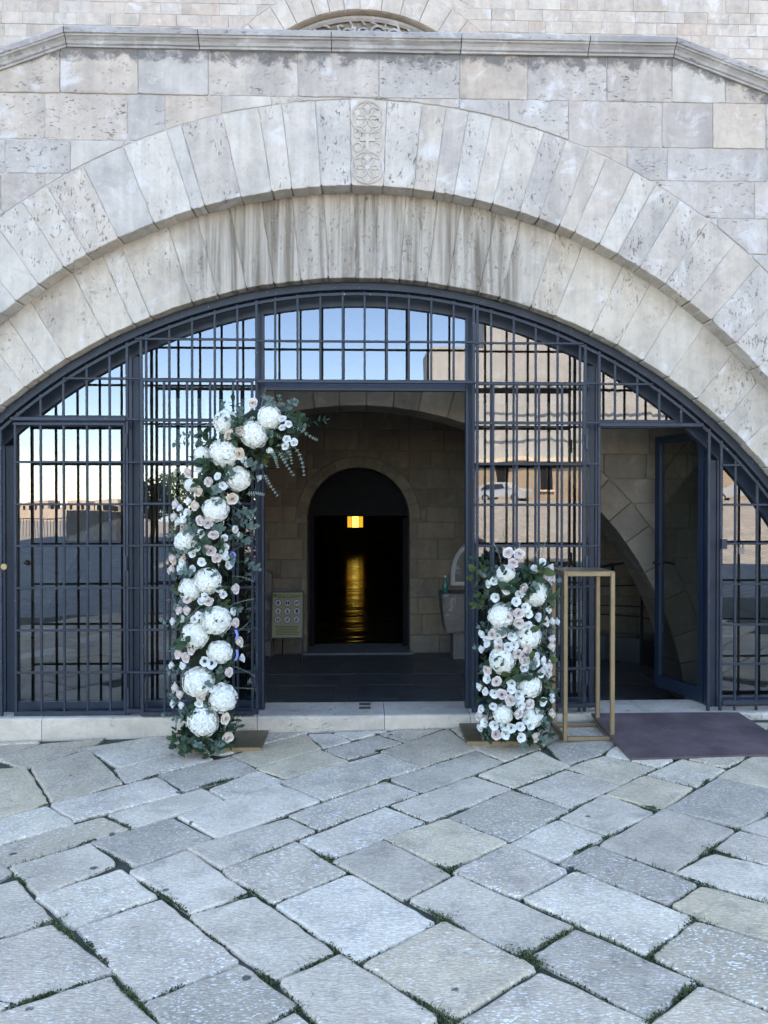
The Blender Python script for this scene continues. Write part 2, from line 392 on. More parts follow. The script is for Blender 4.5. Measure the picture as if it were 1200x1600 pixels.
M['leafd'] = petal('dark_green_leaves', (.026,.058,.030), (.045,.078,.038), 9)
M['leafg'] = petal('grey_green_eucalyptus', (.10,.155,.125), (.155,.21,.175), 9)
M['leafp'] = petal('pale_sage_leaves', (.20,.26,.20), (.27,.32,.26), 9)
M['leafo'] = petal('olive_leaves', (.06,.095,.03), (.09,.12,.045), 9)
M['stem'] = simple('green_stem', (.05,.07,.03), .7)
M['foam'] = simple('dark_moss_core', (.012,.022,.010), 1, 0, .6, 30, .8)
M['ribbon'] = simple('periwinkle_ribbon', (.16,.20,.50), .5)
M['grass'] = petal('joint_grass', (.075,.11,.035), (.20,.19,.085), 14)
M['moss'] = petal('joint_weeds', (.028,.055,.020), (.055,.085,.030), 14)

# ================================================================== LARGE STRUCTURE
YO, YI, YG, YP = 0.0, 0.14, 0.26, 0.39          # outer arch face, inner arch face, grille, glazing
YB = 4.0                                          # face of the cathedral front / crypt wall
FZ = -0.2                                         # vestibule floor
def circ(apx, apy, rpx, Y):
    a = at(apx, apy, Y); r = rpx*(Y-CAM.y)/F
    return a.x, a.z-r, r
C_IN = circ(562, 290, 855, YO)      # lower edge of outer ring
C_EX = circ(565, 156, 915, YO)      # upper edge of outer ring
C_I2 = circ(561, 434, 858, YI)      # lower edge of inner ring
def arc(c, x, dr=0.0):
    r = c[2]+dr; d = r*r-(x-c[0])**2
    return c[1]+math.sqrt(d) if d > 0 else -9.0
# ---- parapet line
XL, XR = at(101, 50, -.05).x, at(1056, 70, -.05).x
ZB, ZT = Z(81, -.02), Z(47, -.07)
SL = 0.36
def ptop(x, base): return base - SL*max(0, XL-x) - SL*max(0, x-XR)

wall = empty('arched_wall', (0, .1, 0))
tag(wall, 'pale limestone wall with a wide low arch of long voussoirs under a grey parapet cap', 'wall')
# core with mortar face
mb = MB(); XS = [-6.5+13*i/130 for i in range(131)]
ycore = .007
def core_bot(x): return max(arc(C_IN, x, .02), gz(x)-.3)
for a, b in zip(XS[:-1], XS[1:]):
    n = len(mb.v); y1 = .75
    la, lb, ha, hb = core_bot(a), core_bot(b), ptop(a, ZB+.02), ptop(b, ZB+.02)
    mb.v += [(a,ycore,la),(b,ycore,lb),(b,ycore,hb),(a,ycore,ha),(a,y1,la),(b,y1,lb),(b,y1,hb),(a,y1,ha)]
    mb.f += [(n,n+1,n+2,n+3),(n+7,n+6,n+5,n+4),(n+3,n+2,n+6,n+7),(n,n+4,n+5,n+1)]
mb.build('mortar_core', M['mortar'], wall)
mb = MB()
for a, b in zip(XS[:-1], XS[1:]):
    n = len(mb.v); y0, y1 = YI+.007, .60
    la, lb = max(arc(C_I2, a, .02), gz(a)-.3), max(arc(C_I2, b, .02), gz(b)-.3)
    ha, hb = max(la+.01, arc(C_IN, a, .2)), max(lb+.01, arc(C_IN, b, .2))
    if ha < -1: continue
    mb.v += [(a,y0,la),(b,y0,lb),(b,y0,hb),(a,y0,ha),(a,y1,la),(b,y1,lb),(b,y1,hb),(a,y1,ha)]
    mb.f += [(n,n+1,n+2,n+3),(n+7,n+6,n+5,n+4),(n,n+4,n+5,n+1)]
mb.build('inner_mortar_core', M['mortar'], wall)
# ---- coursed blocks
CZ = [ZB+.05] + [Z(y, YO) for y in (153, 225, 277, 336, 392, 450, 515, 580, 650, 720, 800, 880, 960, 1040, 1120)]
VJ = {0: [-260,-130,-30,94,216,325,466,592,718,824,948,1050,1133,1235,1330,1430],
      1: [-220,-150,-60,70,199,258,347,424,465,560,640,718,795,888,1035,1114,1197,1300,1400],
      2: [-240,-120,8,110,193,240,845,905,980,1043,1200,1290,1400],
      3: [-200,-90,0,70,130,945,1025,1180,1260,1380],
      4: [-230,-110,-20,30,70,1050,1122,1200,1290,1400]}
ext = lambda x: arc(C_EX, x, .004)
cap_line = lambda x: ptop(x, ZB+.015)
for c in range(len(CZ)-1):
    zt, zb = CZ[c], CZ[c+1]
    js = [X(p, YO, 200) for p in VJ[c]] if c in VJ else None
    if js is None:
        js = [-6.4]
        while js[-1] < 6.4: js.append(js[-1]+random.uniform(.3, .62))
    else:
        while js[0] > -6.3: js.insert(0, js[0]-random.uniform(.35, .6))
        while js[-1] < 6.3: js.append(js[-1]+random.uniform(.35, .6))
    for x0, x1 in zip(js[:-1], js[1:]):
        p = strip_poly(x0, x1, zb, zt, ext, cap_line)
        if p is None: continue
        p = rough(inset(p, .0018), .06, .0028, .010)
        link('stone_block', stone_mesh('stone_block', p, YO+random.uniform(-.004, .004), .10, .004), wall, M['block'])
# ---- outer ring voussoirs
def ring(joints_px, pyf, cin, outer, front, back, mat, name, Yp, gap=.0015, jf=.0032):
    xs = [X(p, Yp, pyf(p)) for p in joints_px]
    an = [math.asin(max(-1, min(1, (x-cin[0])/cin[2]))) for x in xs]
    while an[0] > R(-82): an.insert(0, an[0]-random.uniform(R(3.2), R(5.2)))
    while an[-1] < R(82): an.append(an[-1]+random.uniform(R(3.2), R(5.2)))
    out = []
    for a, b in zip(an[:-1], an[1:]):
        k = max(2, int((b-a)/R(1.6)))
        A = [a+(b-a)*i/k for i in range(k+1)]
        lo = [(cin[0]+cin[2]*math.sin(t), cin[1]+cin[2]*math.cos(t)) for t in A]
        hi = [outer(t) for t in reversed(A)]
        if max(p[1] for p in lo+hi) < -.1: continue
        p = rough(inset(lo+hi, gap), .07, jf, .010)
        o = link(name, stone_mesh(name, p, front+random.uniform(-.004, .004), back, .004), wall, mat)
        out.append((o, a, b))
    return out
def outer_hit(t):
    # from the centre of the lower circle along angle t to the upper circle
    d = Vector((math.sin(t), math.cos(t))); o = Vector(C_IN[:2])-Vector(C_EX[:2])
    bq = o.dot(d); cq = o.dot(o)-C_EX[2]**2; s = -bq+math.sqrt(bq*bq-cq)
    return tuple(Vector(C_IN[:2])+d*s)
OJ = [-65,-20,25,60,100,135,185,240,300,320,376,425,456,502,549,599,646,679,709,742,770,812,842,874,898,936,965,1000,1040,1078,1112,1150,1186,1222]
def pyo(p): return 1145-math.sqrt(max(1, 855**2-(p-562)**2))
ov = ring(OJ, pyo, C_IN, outer_hit, YO, .22, M['vouss'], 'voussoir', YO)
IJ = [-30,0,38,70,103,165,208,235,300,340,385,428,470,513,555,597,625,668,700,748,782,830,868,925,965,1005,1045,1090,1130,1165,1200,1240]
def pyi(p): return 1292-math.sqrt(max(1, 858**2-(p-561)**2))
def inner_hit(t): return (C_I2[0]+(C_IN[2]+.16+0.0)*math.sin(t)*1.0, C_I2[1]+(C_IN[1]+C_IN[2]-C_I2[1]+.06)*math.cos(t)*1.0) if False else (C_I2[0]+(C_I2[2]+.62)*math.sin(t), C_I2[1]+(C_I2[2]+.62)*math.cos(t))
iv = ring(IJ, pyi, C_I2, inner_hit, YI, .232, M['inner'], 'inner_voussoir', YI)
# ---- carved keystone of the outer ring
ko, ka, kb = [q for q in ov if q[1] < 0.02 < q[2] or abs((q[1]+q[2])/2-X(574, YO, 220)/C_IN[2]) < .012][0]
ko.name = 'keystone'; ko['label'] = 'keystone carved with two six-petalled rosettes'
kx = X(574, YO, 220)
def carved():
    mb = MB(); y = -.003
    def ringc(cx, cz, r, tw=.006, a0=0, a1=360):
        pts = [(cx+r*math.sin(R(a)), y, cz+r*math.cos(R(a))) for a in range(a0, a1+1, 12)]
        mb.tube(pts, tw, 5)
    for cz in (Z(184, YO), Z(262, YO)):
        rr = .108; ringc(kx, cz, rr, .008)
        mb.tube([(kx, y-.006, cz), (kx, y+.004, cz)], .016, 8)
        for k in range(6):
            a = R(60*k)
            for s in (-1, 1):      # each petal is a pair of arcs
                pts = []
                for i in range(9):
                    u = i/8; rad = rr*u*.97; off = s*.042*math.sin(math.pi*u)
                    pts.append((kx+rad*math.sin(a)+off*math.cos(a), y, cz+rad*math.cos(a)-off*math.sin(a)))
                mb.tube(pts, .0055, 5)
    cz = (Z(184, YO)+Z(262, YO))/2
    mb.box((kx-.012, y-.006, cz-.055), (kx+.012, y+.008, cz+.055)); mb.box((kx-.05, y-.006, cz+.006), (kx-.0125, y+.008, cz+.03)); mb.box((kx+.0125, y-.006, cz+.006), (kx+.05, y+.008, cz+.03))
    for s in (-1, 1):
        ringc(kx+s*.065, cz-.035, .03, .006, 0, 180 if s > 0 else 360); ringc(kx+s*.07, cz+.05, .022, .005)
    return mb
carved().build('rosette_carving', M['vouss'], ko)
# ---- parapet cap: a moulded profile run along the sloping line, in stones
def cap_piece(x0, x1, name='cap_stone'):
    prof = [(0.0, 0), (-.018, .0), (-.018, .018), (-.028, .024), (-.034, .045), (-.048, .062), (-.060, .070), (-.060, .082), (-.070, .086), (-.074, .125), (-.062, .142), (.02, .146), (.30, .146), (.30, 0)]
    hs = (ZT-ZB)/.146
    xs = [x0]+[x for x in (XL, XR) if x0 < x < x1]+[x1]; full = []
    for a, b in zip(xs[:-1], xs[1:]):
        k = max(1, int((b-a)/.12)); full += [a+(b-a)*i/k for i in range(k)]
    full.append(x1); V, Fs = [], []; K = len(prof)
    for i, x in enumerate(full):
        for j, (y, z) in enumerate(prof):
            jz = noise.noise((x*3, j*1.7, 3.1))*.004 + (noise.noise((x*7, 5, j*.4))*.009 if j in (9, 10, 11) else 0)
            e = .003 if i == 0 else (-.003 if i == len(full)-1 else 0)
            V.append((x+e, y+noise.noise((x*4, j*.9, 8))*.004, ptop(x, ZB)+z*hs+jz))
    for i in range(len(full)-1):
        for j in range(K): Fs.append((i*K+j, i*K+(j+1)%K, (i+1)*K+(j+1)%K, (i+1)*K+j))
    Fs.append(tuple(range(K))); Fs.append(tuple(range((len(full)-1)*K, len(full)*K)))
    link(name, mesh(name, V, Fs), wall, M['cap'])
cj = [-6.4, -5.1, -3.7, XL, X(310, -.05, 60), X(518, -.05, 60), X(721, -.05, 60), X(921, -.05, 60), XR, 3.6, 5.0, 6.4]
for a, b in zip(cj[:-1], cj[1:]): cap_piece(a, b)

# ------------------------------------------------------------------ kerb / threshold
kerb = empty('stone_threshold', (0, .4, 0)); tag(kerb, 'worn pale stone threshold step running under the iron grille', 'step')
KZ = 0.10
kj = [-5.5, -3.9, X(-80, .19, 1130), X(65, .19, 1130), X(275, .19, 1130), X(402, .19, 1130), X(601, .19, 1130), X(735, .19, 1130), X(870, .19, 1130), X(1010, .19, 1120), X(1190, .19, 1110), 4.0, 5.5]
for i, (a, b) in enumerate(zip(kj[:-1], kj[1:])):
    bm_v, bm_f = [], []; k = 8; prof = lambda x: [(.19+noise.noise((x*5, 1, 2))*.006, gz(x)-.15), (.19+noise.noise((x*5, 1, 2))*.006, KZ-.016+noise.noise((x*4, 7, 2))*.004), (.20, KZ-.004), (.215, KZ+noise.noise((x*3, 2, 2))*.003), (.40, KZ-.002), (.585, KZ-.004), (.585, -.3)]
    V, Fs = [], []
    for j in range(k+1):
        x = a+.002+(b-a-.004)*j/k; V += [(x, y, z) for y, z in prof(x)]
    for j in range(k):
        for q in range(7): Fs.append((j*7+q, j*7+(q+1)%7, (j+1)*7+(q+1)%7, (j+1)*7+q))
    Fs.append(tuple(range(7))); Fs.append(tuple(range(k*7, k*7+7)))
    link('kerb_stone', mesh('kerb_stone', V, Fs), kerb, M['kerb'])
for yy in (1101, 1107):
    p = at(570, yy, 0.44); t_ = (KZ-CAM.z)/(ray(570, yy).z); q = CAM+ray(570, yy)*t_
    mb = MB(); mb.box((q.x-.042, q.y-.008, KZ-.01), (q.x+.042, q.y+.010, KZ+.012)); mb.build('bolt_keep', M['black'], kerb)

# ------------------------------------------------------------------ vestibule: floor, arch, vault
vest = empty('vestibule_arch', (0, 1.3, FZ)); tag(vest, 'shaded transverse stone arch inside the vestibule behind the grille', 'arch')
Y1 = 1.2
C_V = circ(560, 634, 520, Y1); RV2 = C_V[2]*566/520
V1 = 1.62
mb = MB(); XS2 = [-5+10*i/100 for i in range(101)]
for a, b in zip(XS2[:-1], XS2[1:]):      # spandrel wall above the arch
    n = len(mb.v); y0, y1 = Y1+.012, V1
    la, lb = max(arc(C_V, a, .02), FZ), max(arc(C_V, b, .02), FZ)
    mb.v += [(a,y0,la),(b,y0,lb),(b,y0,3.6),(a,y0,3.6),(a,y1,la),(b,y1,lb),(b,y1,3.6),(a,y1,3.6)]
    mb.f += [(n,n+1,n+2,n+3),(n+7,n+6,n+5,n+4),(n,n+4,n+5,n+1)]
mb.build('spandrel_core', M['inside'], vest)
a = R(-78)
while a < R(78):
    b = a+random.uniform(R(4.2), R(6.5)); A = [a+(b-a)*i/3 for i in range(4)]
    lo = [(C_V[0]+C_V[2]*math.sin(t), C_V[1]+C_V[2]*math.cos(t)) for t in A]; hi = [(C_V[0]+RV2*math.sin(t), C_V[1]+RV2*math.cos(t)) for t in reversed(A)]
    if max(p[1] for p in lo+hi) > FZ:
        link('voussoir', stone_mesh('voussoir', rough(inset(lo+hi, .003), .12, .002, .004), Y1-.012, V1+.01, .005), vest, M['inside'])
    a = b
vext = lambda x: max(arc((C_V[0], C_V[1], RV2), x, .004), FZ-.1)
z = FZ
while z < 3.3:
    zt = z+random.uniform(.2, .26); x = -4.6+random.uniform(0, .3)
    while x < 4.6:
        x1 = x+random.uniform(.35, .65)
        if x1 > 1.4:            # the spandrel is in view through the side door only
            p = strip_poly(x, x1, z, zt, vext)
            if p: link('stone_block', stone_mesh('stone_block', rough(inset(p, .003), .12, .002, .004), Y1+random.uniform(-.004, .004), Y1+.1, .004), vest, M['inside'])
        x = x1
    z = zt
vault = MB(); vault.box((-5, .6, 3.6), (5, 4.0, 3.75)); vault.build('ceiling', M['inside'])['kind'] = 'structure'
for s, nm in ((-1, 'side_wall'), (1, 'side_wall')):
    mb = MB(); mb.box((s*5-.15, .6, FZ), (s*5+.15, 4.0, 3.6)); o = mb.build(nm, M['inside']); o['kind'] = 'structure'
floor = MB(); floor.box((-5, .58, FZ-.2), (5, YB+.6, FZ-.012)); fl = floor.build('floor', M['grout']); fl['kind'] = 'structure'
y = .6; rows = [.62, .60, .55, .5, .5, .52, .5]; ri = 0
while y < YB-.02:
    y1 = min(YB, y+rows[ri % 7]); x = -4.5+random.uniform(0, .5); ri += 1
    while x < 4.5:
        x1 = x+random.uniform(.5, .85)
        p = rough(inset([(x, y), (x1, y), (x1, y1), (x, y1)], .004), .3, .0015, .003); dz = random.uniform(-.002, .002)
        if -2.6 < x < 4.4: link('floor_tile', stone_mesh('floor_tile', p, FZ+dz, FZ-.011, .004, lambda u, v, d: (u, v, d)), fl, M['tile'])
        x = x1
    y = y1

# ------------------------------------------------------------------ cathedral front
cath = empty('cathedral_front', (0, YB, FZ)); tag(cath, 'pale ashlar church front rising behind the parapet with a carved round portal', 'church')
DC = circ(560, 730, 80, YB)      # crypt doorway: round head
def door_r(x): return abs(x-DC[0]) < DC[2]
ZF = 3.75
# crypt wall with the doorway, as a strip mesh
mb = MB(); xs = [-6, DC[0]-DC[2]]+[DC[0]-DC[2]*math.cos(math.pi*i/16) for i in range(1, 16)]+[DC[0]+DC[2], 6]
for a, b in zip(xs[:-1], xs[1:]):
    n = len(mb.v); y0, y1 = YB+.012, YB+.6
    ina = a >= DC[0]-DC[2]-1e-6 and b <= DC[0]+DC[2]+1e-6
    cz = DC[1]+DC[2]; h = lambda x: (DC[1]+math.sqrt(max(0, DC[2]**2-(x-DC[0])**2))) if ina else FZ-.1
    mb.v += [(a,y0,h(a)),(b,y0,h(b)),(b,y0,ZF),(a,y0,ZF),(a,y1,h(a)),(b,y1,h(b)),(b,y1,ZF),(a,y1,ZF)]
    mb.f += [(n,n+1,n+2,n+3),(n+7,n+6,n+5,n+4),(n,n+4,n+5,n+1)]
for s in (-1, 1):
    x = DC[0]+s*DC[2]; n = len(mb.v); mb.v += [(x,YB+.012,FZ-.1),(x,YB+.6,FZ-.1),(x,YB+.6,DC[1]),(x,YB+.012,DC[1])]; mb.f.append((n,n+1,n+2,n+3))
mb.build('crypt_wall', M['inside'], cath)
DR = .13
def dtop(x):
    if abs(x-DC[0]) >= DC[2]+.002: return -9
    return DC[1]+math.sqrt(max(0, (DC[2]+.0)**2-(x-DC[0])**2))
def ringtop(x):
    if abs(x-DC[0]) >= DC[2]+DR: return -9
    return DC[1]+math.sqrt(max(0, (DC[2]+DR)**2-(x-DC[0])**2))
z = FZ
while z < 3.1:
    zt = z+random.uniform(.19, .26); x = -2.3+random.uniform(0, .35)
    while x < 4.4:
        x1 = x+random.uniform(.28, .62)
        for (u0, u1) in ((x, min(x1, DC[0]-DC[2])), (max(x, DC[0]-DC[2]), min(x1, DC[0]+DC[2])), (max(x, DC[0]+DC[2]), x1)):
            if u1-u0 < .03: continue
            inside = u0 > DC[0]-DC[2]-.01 and u1 < DC[0]+DC[2]+.01
            if inside and zt < DC[1]+.02: continue
            p = strip_poly(u0, u1, max(z, DC[1]) if inside else z, zt, ringtop if zt > DC[1]+.05 else None)
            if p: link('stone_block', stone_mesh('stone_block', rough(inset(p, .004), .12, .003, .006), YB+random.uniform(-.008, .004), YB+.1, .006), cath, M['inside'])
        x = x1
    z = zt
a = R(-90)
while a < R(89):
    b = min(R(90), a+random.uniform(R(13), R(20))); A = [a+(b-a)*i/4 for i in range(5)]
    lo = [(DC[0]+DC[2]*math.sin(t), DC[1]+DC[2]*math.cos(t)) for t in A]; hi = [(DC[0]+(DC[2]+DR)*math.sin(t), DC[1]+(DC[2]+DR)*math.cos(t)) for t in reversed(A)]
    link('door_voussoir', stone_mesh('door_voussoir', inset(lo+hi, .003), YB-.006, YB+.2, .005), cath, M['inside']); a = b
mb = MB(); mb.box((DC[0]-DC[2]-.05, YB-.08, FZ), (DC[0]+DC[2]+.05, YB+.55, FZ+.02)); mb.build('door_sill', M['grout'], cath)
# closed panel in the door head and leaves folded back
tp = MB(); n_ = 14; pts = [(DC[0]-DC[2], DC[1]+.03)]+[(DC[0]-DC[2]*math.cos(math.pi*i/n_), DC[1]+.03+DC[2]*math.sin(math.pi*i/n_)) for i in range(1, n_)]+[(DC[0]+DC[2], DC[1]+.03)]
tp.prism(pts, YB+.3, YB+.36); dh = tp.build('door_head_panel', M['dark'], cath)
mb = MB()
for i in range(4):
    cx = DC[0]-DC[2]*.72+DC[2]*.48*i; h = math.sqrt(DC[2]**2-(cx-DC[0])**2)*.6
    mb.box((cx-.11, YB+.285, DC[1]+.09), (cx+.11, YB+.299, DC[1]+.09+h))
mb.build('panel_moulding', M['dark'], dh)
for s in (-1, 1):
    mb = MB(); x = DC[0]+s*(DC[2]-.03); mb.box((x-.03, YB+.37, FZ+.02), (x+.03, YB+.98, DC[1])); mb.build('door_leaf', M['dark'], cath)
# nave beyond
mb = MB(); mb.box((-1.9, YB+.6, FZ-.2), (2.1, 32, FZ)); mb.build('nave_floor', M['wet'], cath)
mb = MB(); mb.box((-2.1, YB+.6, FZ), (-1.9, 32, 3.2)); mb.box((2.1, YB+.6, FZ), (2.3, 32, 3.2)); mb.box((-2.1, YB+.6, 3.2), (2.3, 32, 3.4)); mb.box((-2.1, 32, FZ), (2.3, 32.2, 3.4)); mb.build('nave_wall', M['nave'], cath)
# lit window at the far end
YL = 25.0
lw = empty('lit_window', (at(555, 815, YL).x, YL, at(555, 815, YL).z)); tag(lw, 'small glowing amber window far down the dark nave', 'window')
a, b = at(543, 824, YL), at(567, 807, YL); wx = (b.x-a.x)
mb = MB(); mb.box((a.x+wx*.3, YL-.01, a.z), (b.x-wx*.28, YL+.03, b.z)); mb.build('bright_pane', M['glow2'], lw)
mb = MB(); mb.box((a.x, YL-.01, a.z), (a.x+wx*.27, YL+.03, b.z)); mb.box((b.x-wx*.25, YL-.01, a.z), (b.x, YL+.03, b.z)); mb.build('amber_pane', M['glow'], lw)
mb = MB(); mb.box((a.x-.05, YL-.03, b.z+.002), (b.x+.05, YL+.06, b.z+.06)); mb.box((a.x-.05, YL-.03, a.z-.06), (b.x+.05, YL+.06, a.z-.002)); mb.box((a.x+wx*.275, YL-.02, a.z), (a.x+wx*.295, YL+.04, b.z)); mb.box((b.x-wx*.275, YL-.02, a.z), (b.x-wx*.255, YL+.04, b.z))
mb.build('window_frame', M['dark'], lw)
mb = MB(); mb.box((a.x-.25, YL-.1, FZ), (a.x+wx+.25, YL+.5, a.z-.06)); o = mb.build('altar_block', M['nave']); tag(o, 'dark block in the nave carrying the glowing window', 'altar')

# upper front: core with a lunette, blocks in the part that shows
LC = circ(566, 16, 222, YB); LZ = LC[1]
mb = MB(); W0, W1, HT = -14.0, 14.0, 19.5
mb.box((W0, YB+.006, ZF), (LC[0]-LC[2]-.01, YB+.7, HT)); mb.box((LC[0]+LC[2]+.01, YB+.006, ZF), (W1, YB+.7, HT))
xs = [LC[0]-LC[2]-.01]+[LC[0]-LC[2]*math.cos(math.pi*i/30) for i in range(1, 30)]+[LC[0]+LC[2]+.01]
for a, b in zip(xs[:-1], xs[1:]):
    n = len(mb.v); h = lambda x: LC[1]+math.sqrt(max(0, LC[2]**2-(x-LC[0])**2)); y0, y1 = YB+.006, YB+.7
    mb.v += [(a,y0,h(a)),(b,y0,h(b)),(b,y0,HT),(a,y0,HT),(a,y1,h(a)),(b,y1,h(b)),(b,y1,HT),(a,y1,HT)]
    mb.f += [(n,n+1,n+2,n+3),(n+7,n+6,n+5,n+4),(n+3,n+2,n+6,n+7),(n,n+4,n+5,n+1)]
mb.build('front_wall', M['facade'], cath)
mb = MB(); mb.box((W0, YB+.7, ZF), (W1, YB+24, HT-.3)); mb.build('nave_block', M['facade'], cath)
mb = MB(); mb.prism([(W0-.4, HT), (W1+.4, HT), (0, HT+3.6)], YB-.2, YB+24); mb.build('gable_roof', M['facade'], cath)
LRW = .335
def lun(x):
    r = LC[2]+LRW+.004
    return LC[1]+math.sqrt(max(0, r*r-(x-LC[0])**2)) if abs(x-LC[0]) < r else -9
z = Z(100, YB)
while z < Z(-30, YB):
    zt = z+random.uniform(.12, .165); x = -4.9+random.uniform(0, .2)
    while x < 5.0:
        x1 = x+random.uniform(.2, .46); p = strip_poly(x, x1, z, zt, lun)
        if p: link('stone_block', stone_mesh('stone_block', rough(inset(p, .0012), .15, .0015, .002), YB+random.uniform(-.004, .004), YB+.1, .003), cath, M['facade'])
        x = x1
    z = zt
a = R(-70)
while a < R(70):
    b = a+random.uniform(R(5.5), R(9.5)); A = [a+(b-a)*i/3 for i in range(4)]
    lo = [(LC[0]+LC[2]*math.sin(t), LC[1]+LC[2]*math.cos(t)) for t in A]; hi = [(LC[0]+(LC[2]+LRW)*math.sin(t), LC[1]+(LC[2]+LRW)*math.cos(t)) for t in reversed(A)]
    link('portal_voussoir', stone_mesh('portal_voussoir', rough(inset(lo+hi, .003), .15, .002, .003), YB-.015, YB+.22, .005), cath, M['facade']); a = b
mb = MB(); mb.prism([(LC[0]-LC[2], LC[1])]+[(LC[0]-LC[2]*math.cos(math.pi*i/40), LC[1]+LC[2]*math.sin(math.pi*i/40)) for i in range(1, 40)]+[(LC[0]+LC[2], LC[1])], YB+.12, YB+.2)
tym = mb.build('tympanum', M['inside'], cath)
mb = MB()          # moulded rim and leafy scrolls
rim = LC[2]-.04; mb.tube([(LC[0]+rim*math.sin(R(t)), YB+.10, LC[1]+rim*math.cos(R(t))) for t in range(-80, 81, 4)], .035, 6)
mb.build('rim_moulding', M['cap'], tym)
mb = MB()
for t0 in (-37, -29.5, -22, -14.5, -7, 0, 7, 14.5, 22, 29.5, 37):
    rr = LC[2]-.215; cx, cz = LC[0]+rr*math.sin(R(t0)), LC[1]+rr*math.cos(R(t0)); s = 1 if t0 <= 0 else -1
    pts = []
    for i in range(22):
        u = i/21; rad = .105*(1-u*.8); an = R(150)+s*u*R(560)
        pts.append((cx+rad*math.cos(an)*s, YB+.095, cz+rad*math.sin(an)))
    mb.tube(pts, .02, 5, r1=.012)
    for q in range(5):
        an = R(72*q+t0*3); p0 = Vector((cx+.105*math.cos(an), YB+.10, cz+.105*math.sin(an))); p1 = Vector((cx+.155*math.cos(an+.5), YB+.085, cz+.155*math.sin(an+.5)))
        mb.tube([p0, (p0+p1)/2+Vector((0, -.02, 0)), p1], .02, 5, r1=.008)
mb.build('scroll_carving', M['cap'], tym)
# unseen tower added over the roof to shade the left of the plaza
mb = MB(); mb.box((-11, YB+1.5, HT-1), (-2.8, YB+9, 52)); tw_ = mb.build('shade_tower', M['facade']); tag(tw_, 'unseen tall square tower added over the church roof to shade the plaza', 'tower')

# ================================================================== GROUND
def hgt(x, y):
    # level by the church, climbing on the right towards the street opposite
    u = max(0, min(1, (-y-11)/26)); v = max(0, min(1, (x+2)/9)); s = lambda q: q*q*(3-2*q)
    return gz(x)+ (1.95-gz(x))*s(u)*s(v)
V, Fs = [], []; gx_ = [-90,-50,-30,-20,-14,-10,-7,-5,-3,-2,-1,0,1,2,3,4,5,6,7,8,10,14,20,30,50,90]; gy_ = [YO+.19, -1,-2,-3,-4,-5,-6,-8,-10,-12,-14,-17,-20,-23,-26,-29,-32,-36,-39,-44,-60,-80]
nx = len(gx_)
for y in gy_:
    for x in gx_: V.append((x, y, hgt(x, y)-.016 if y > -9 else hgt(x, y)-.03))
for j in range(len(gy_)-1):
    for i in range(nx-1): Fs.append((j*nx+i, j*nx+i+1, (j+1)*nx+i+1, (j+1)*nx+i))
near_f = [f for f in Fs if min(V[i][1] for i in f) > -6.5 and max(abs(V[i][0]) for i in f) < 8]
far_f = [f for f in Fs if f not in near_f]
ground_o = link('ground', mesh('ground', V, near_f), None, M['soil']); ground_o['kind'] = 'structure'
plaza_o = link('plaza', mesh('plaza', V, far_f), None, M['plaza']); plaza_o['kind'] = 'structure'
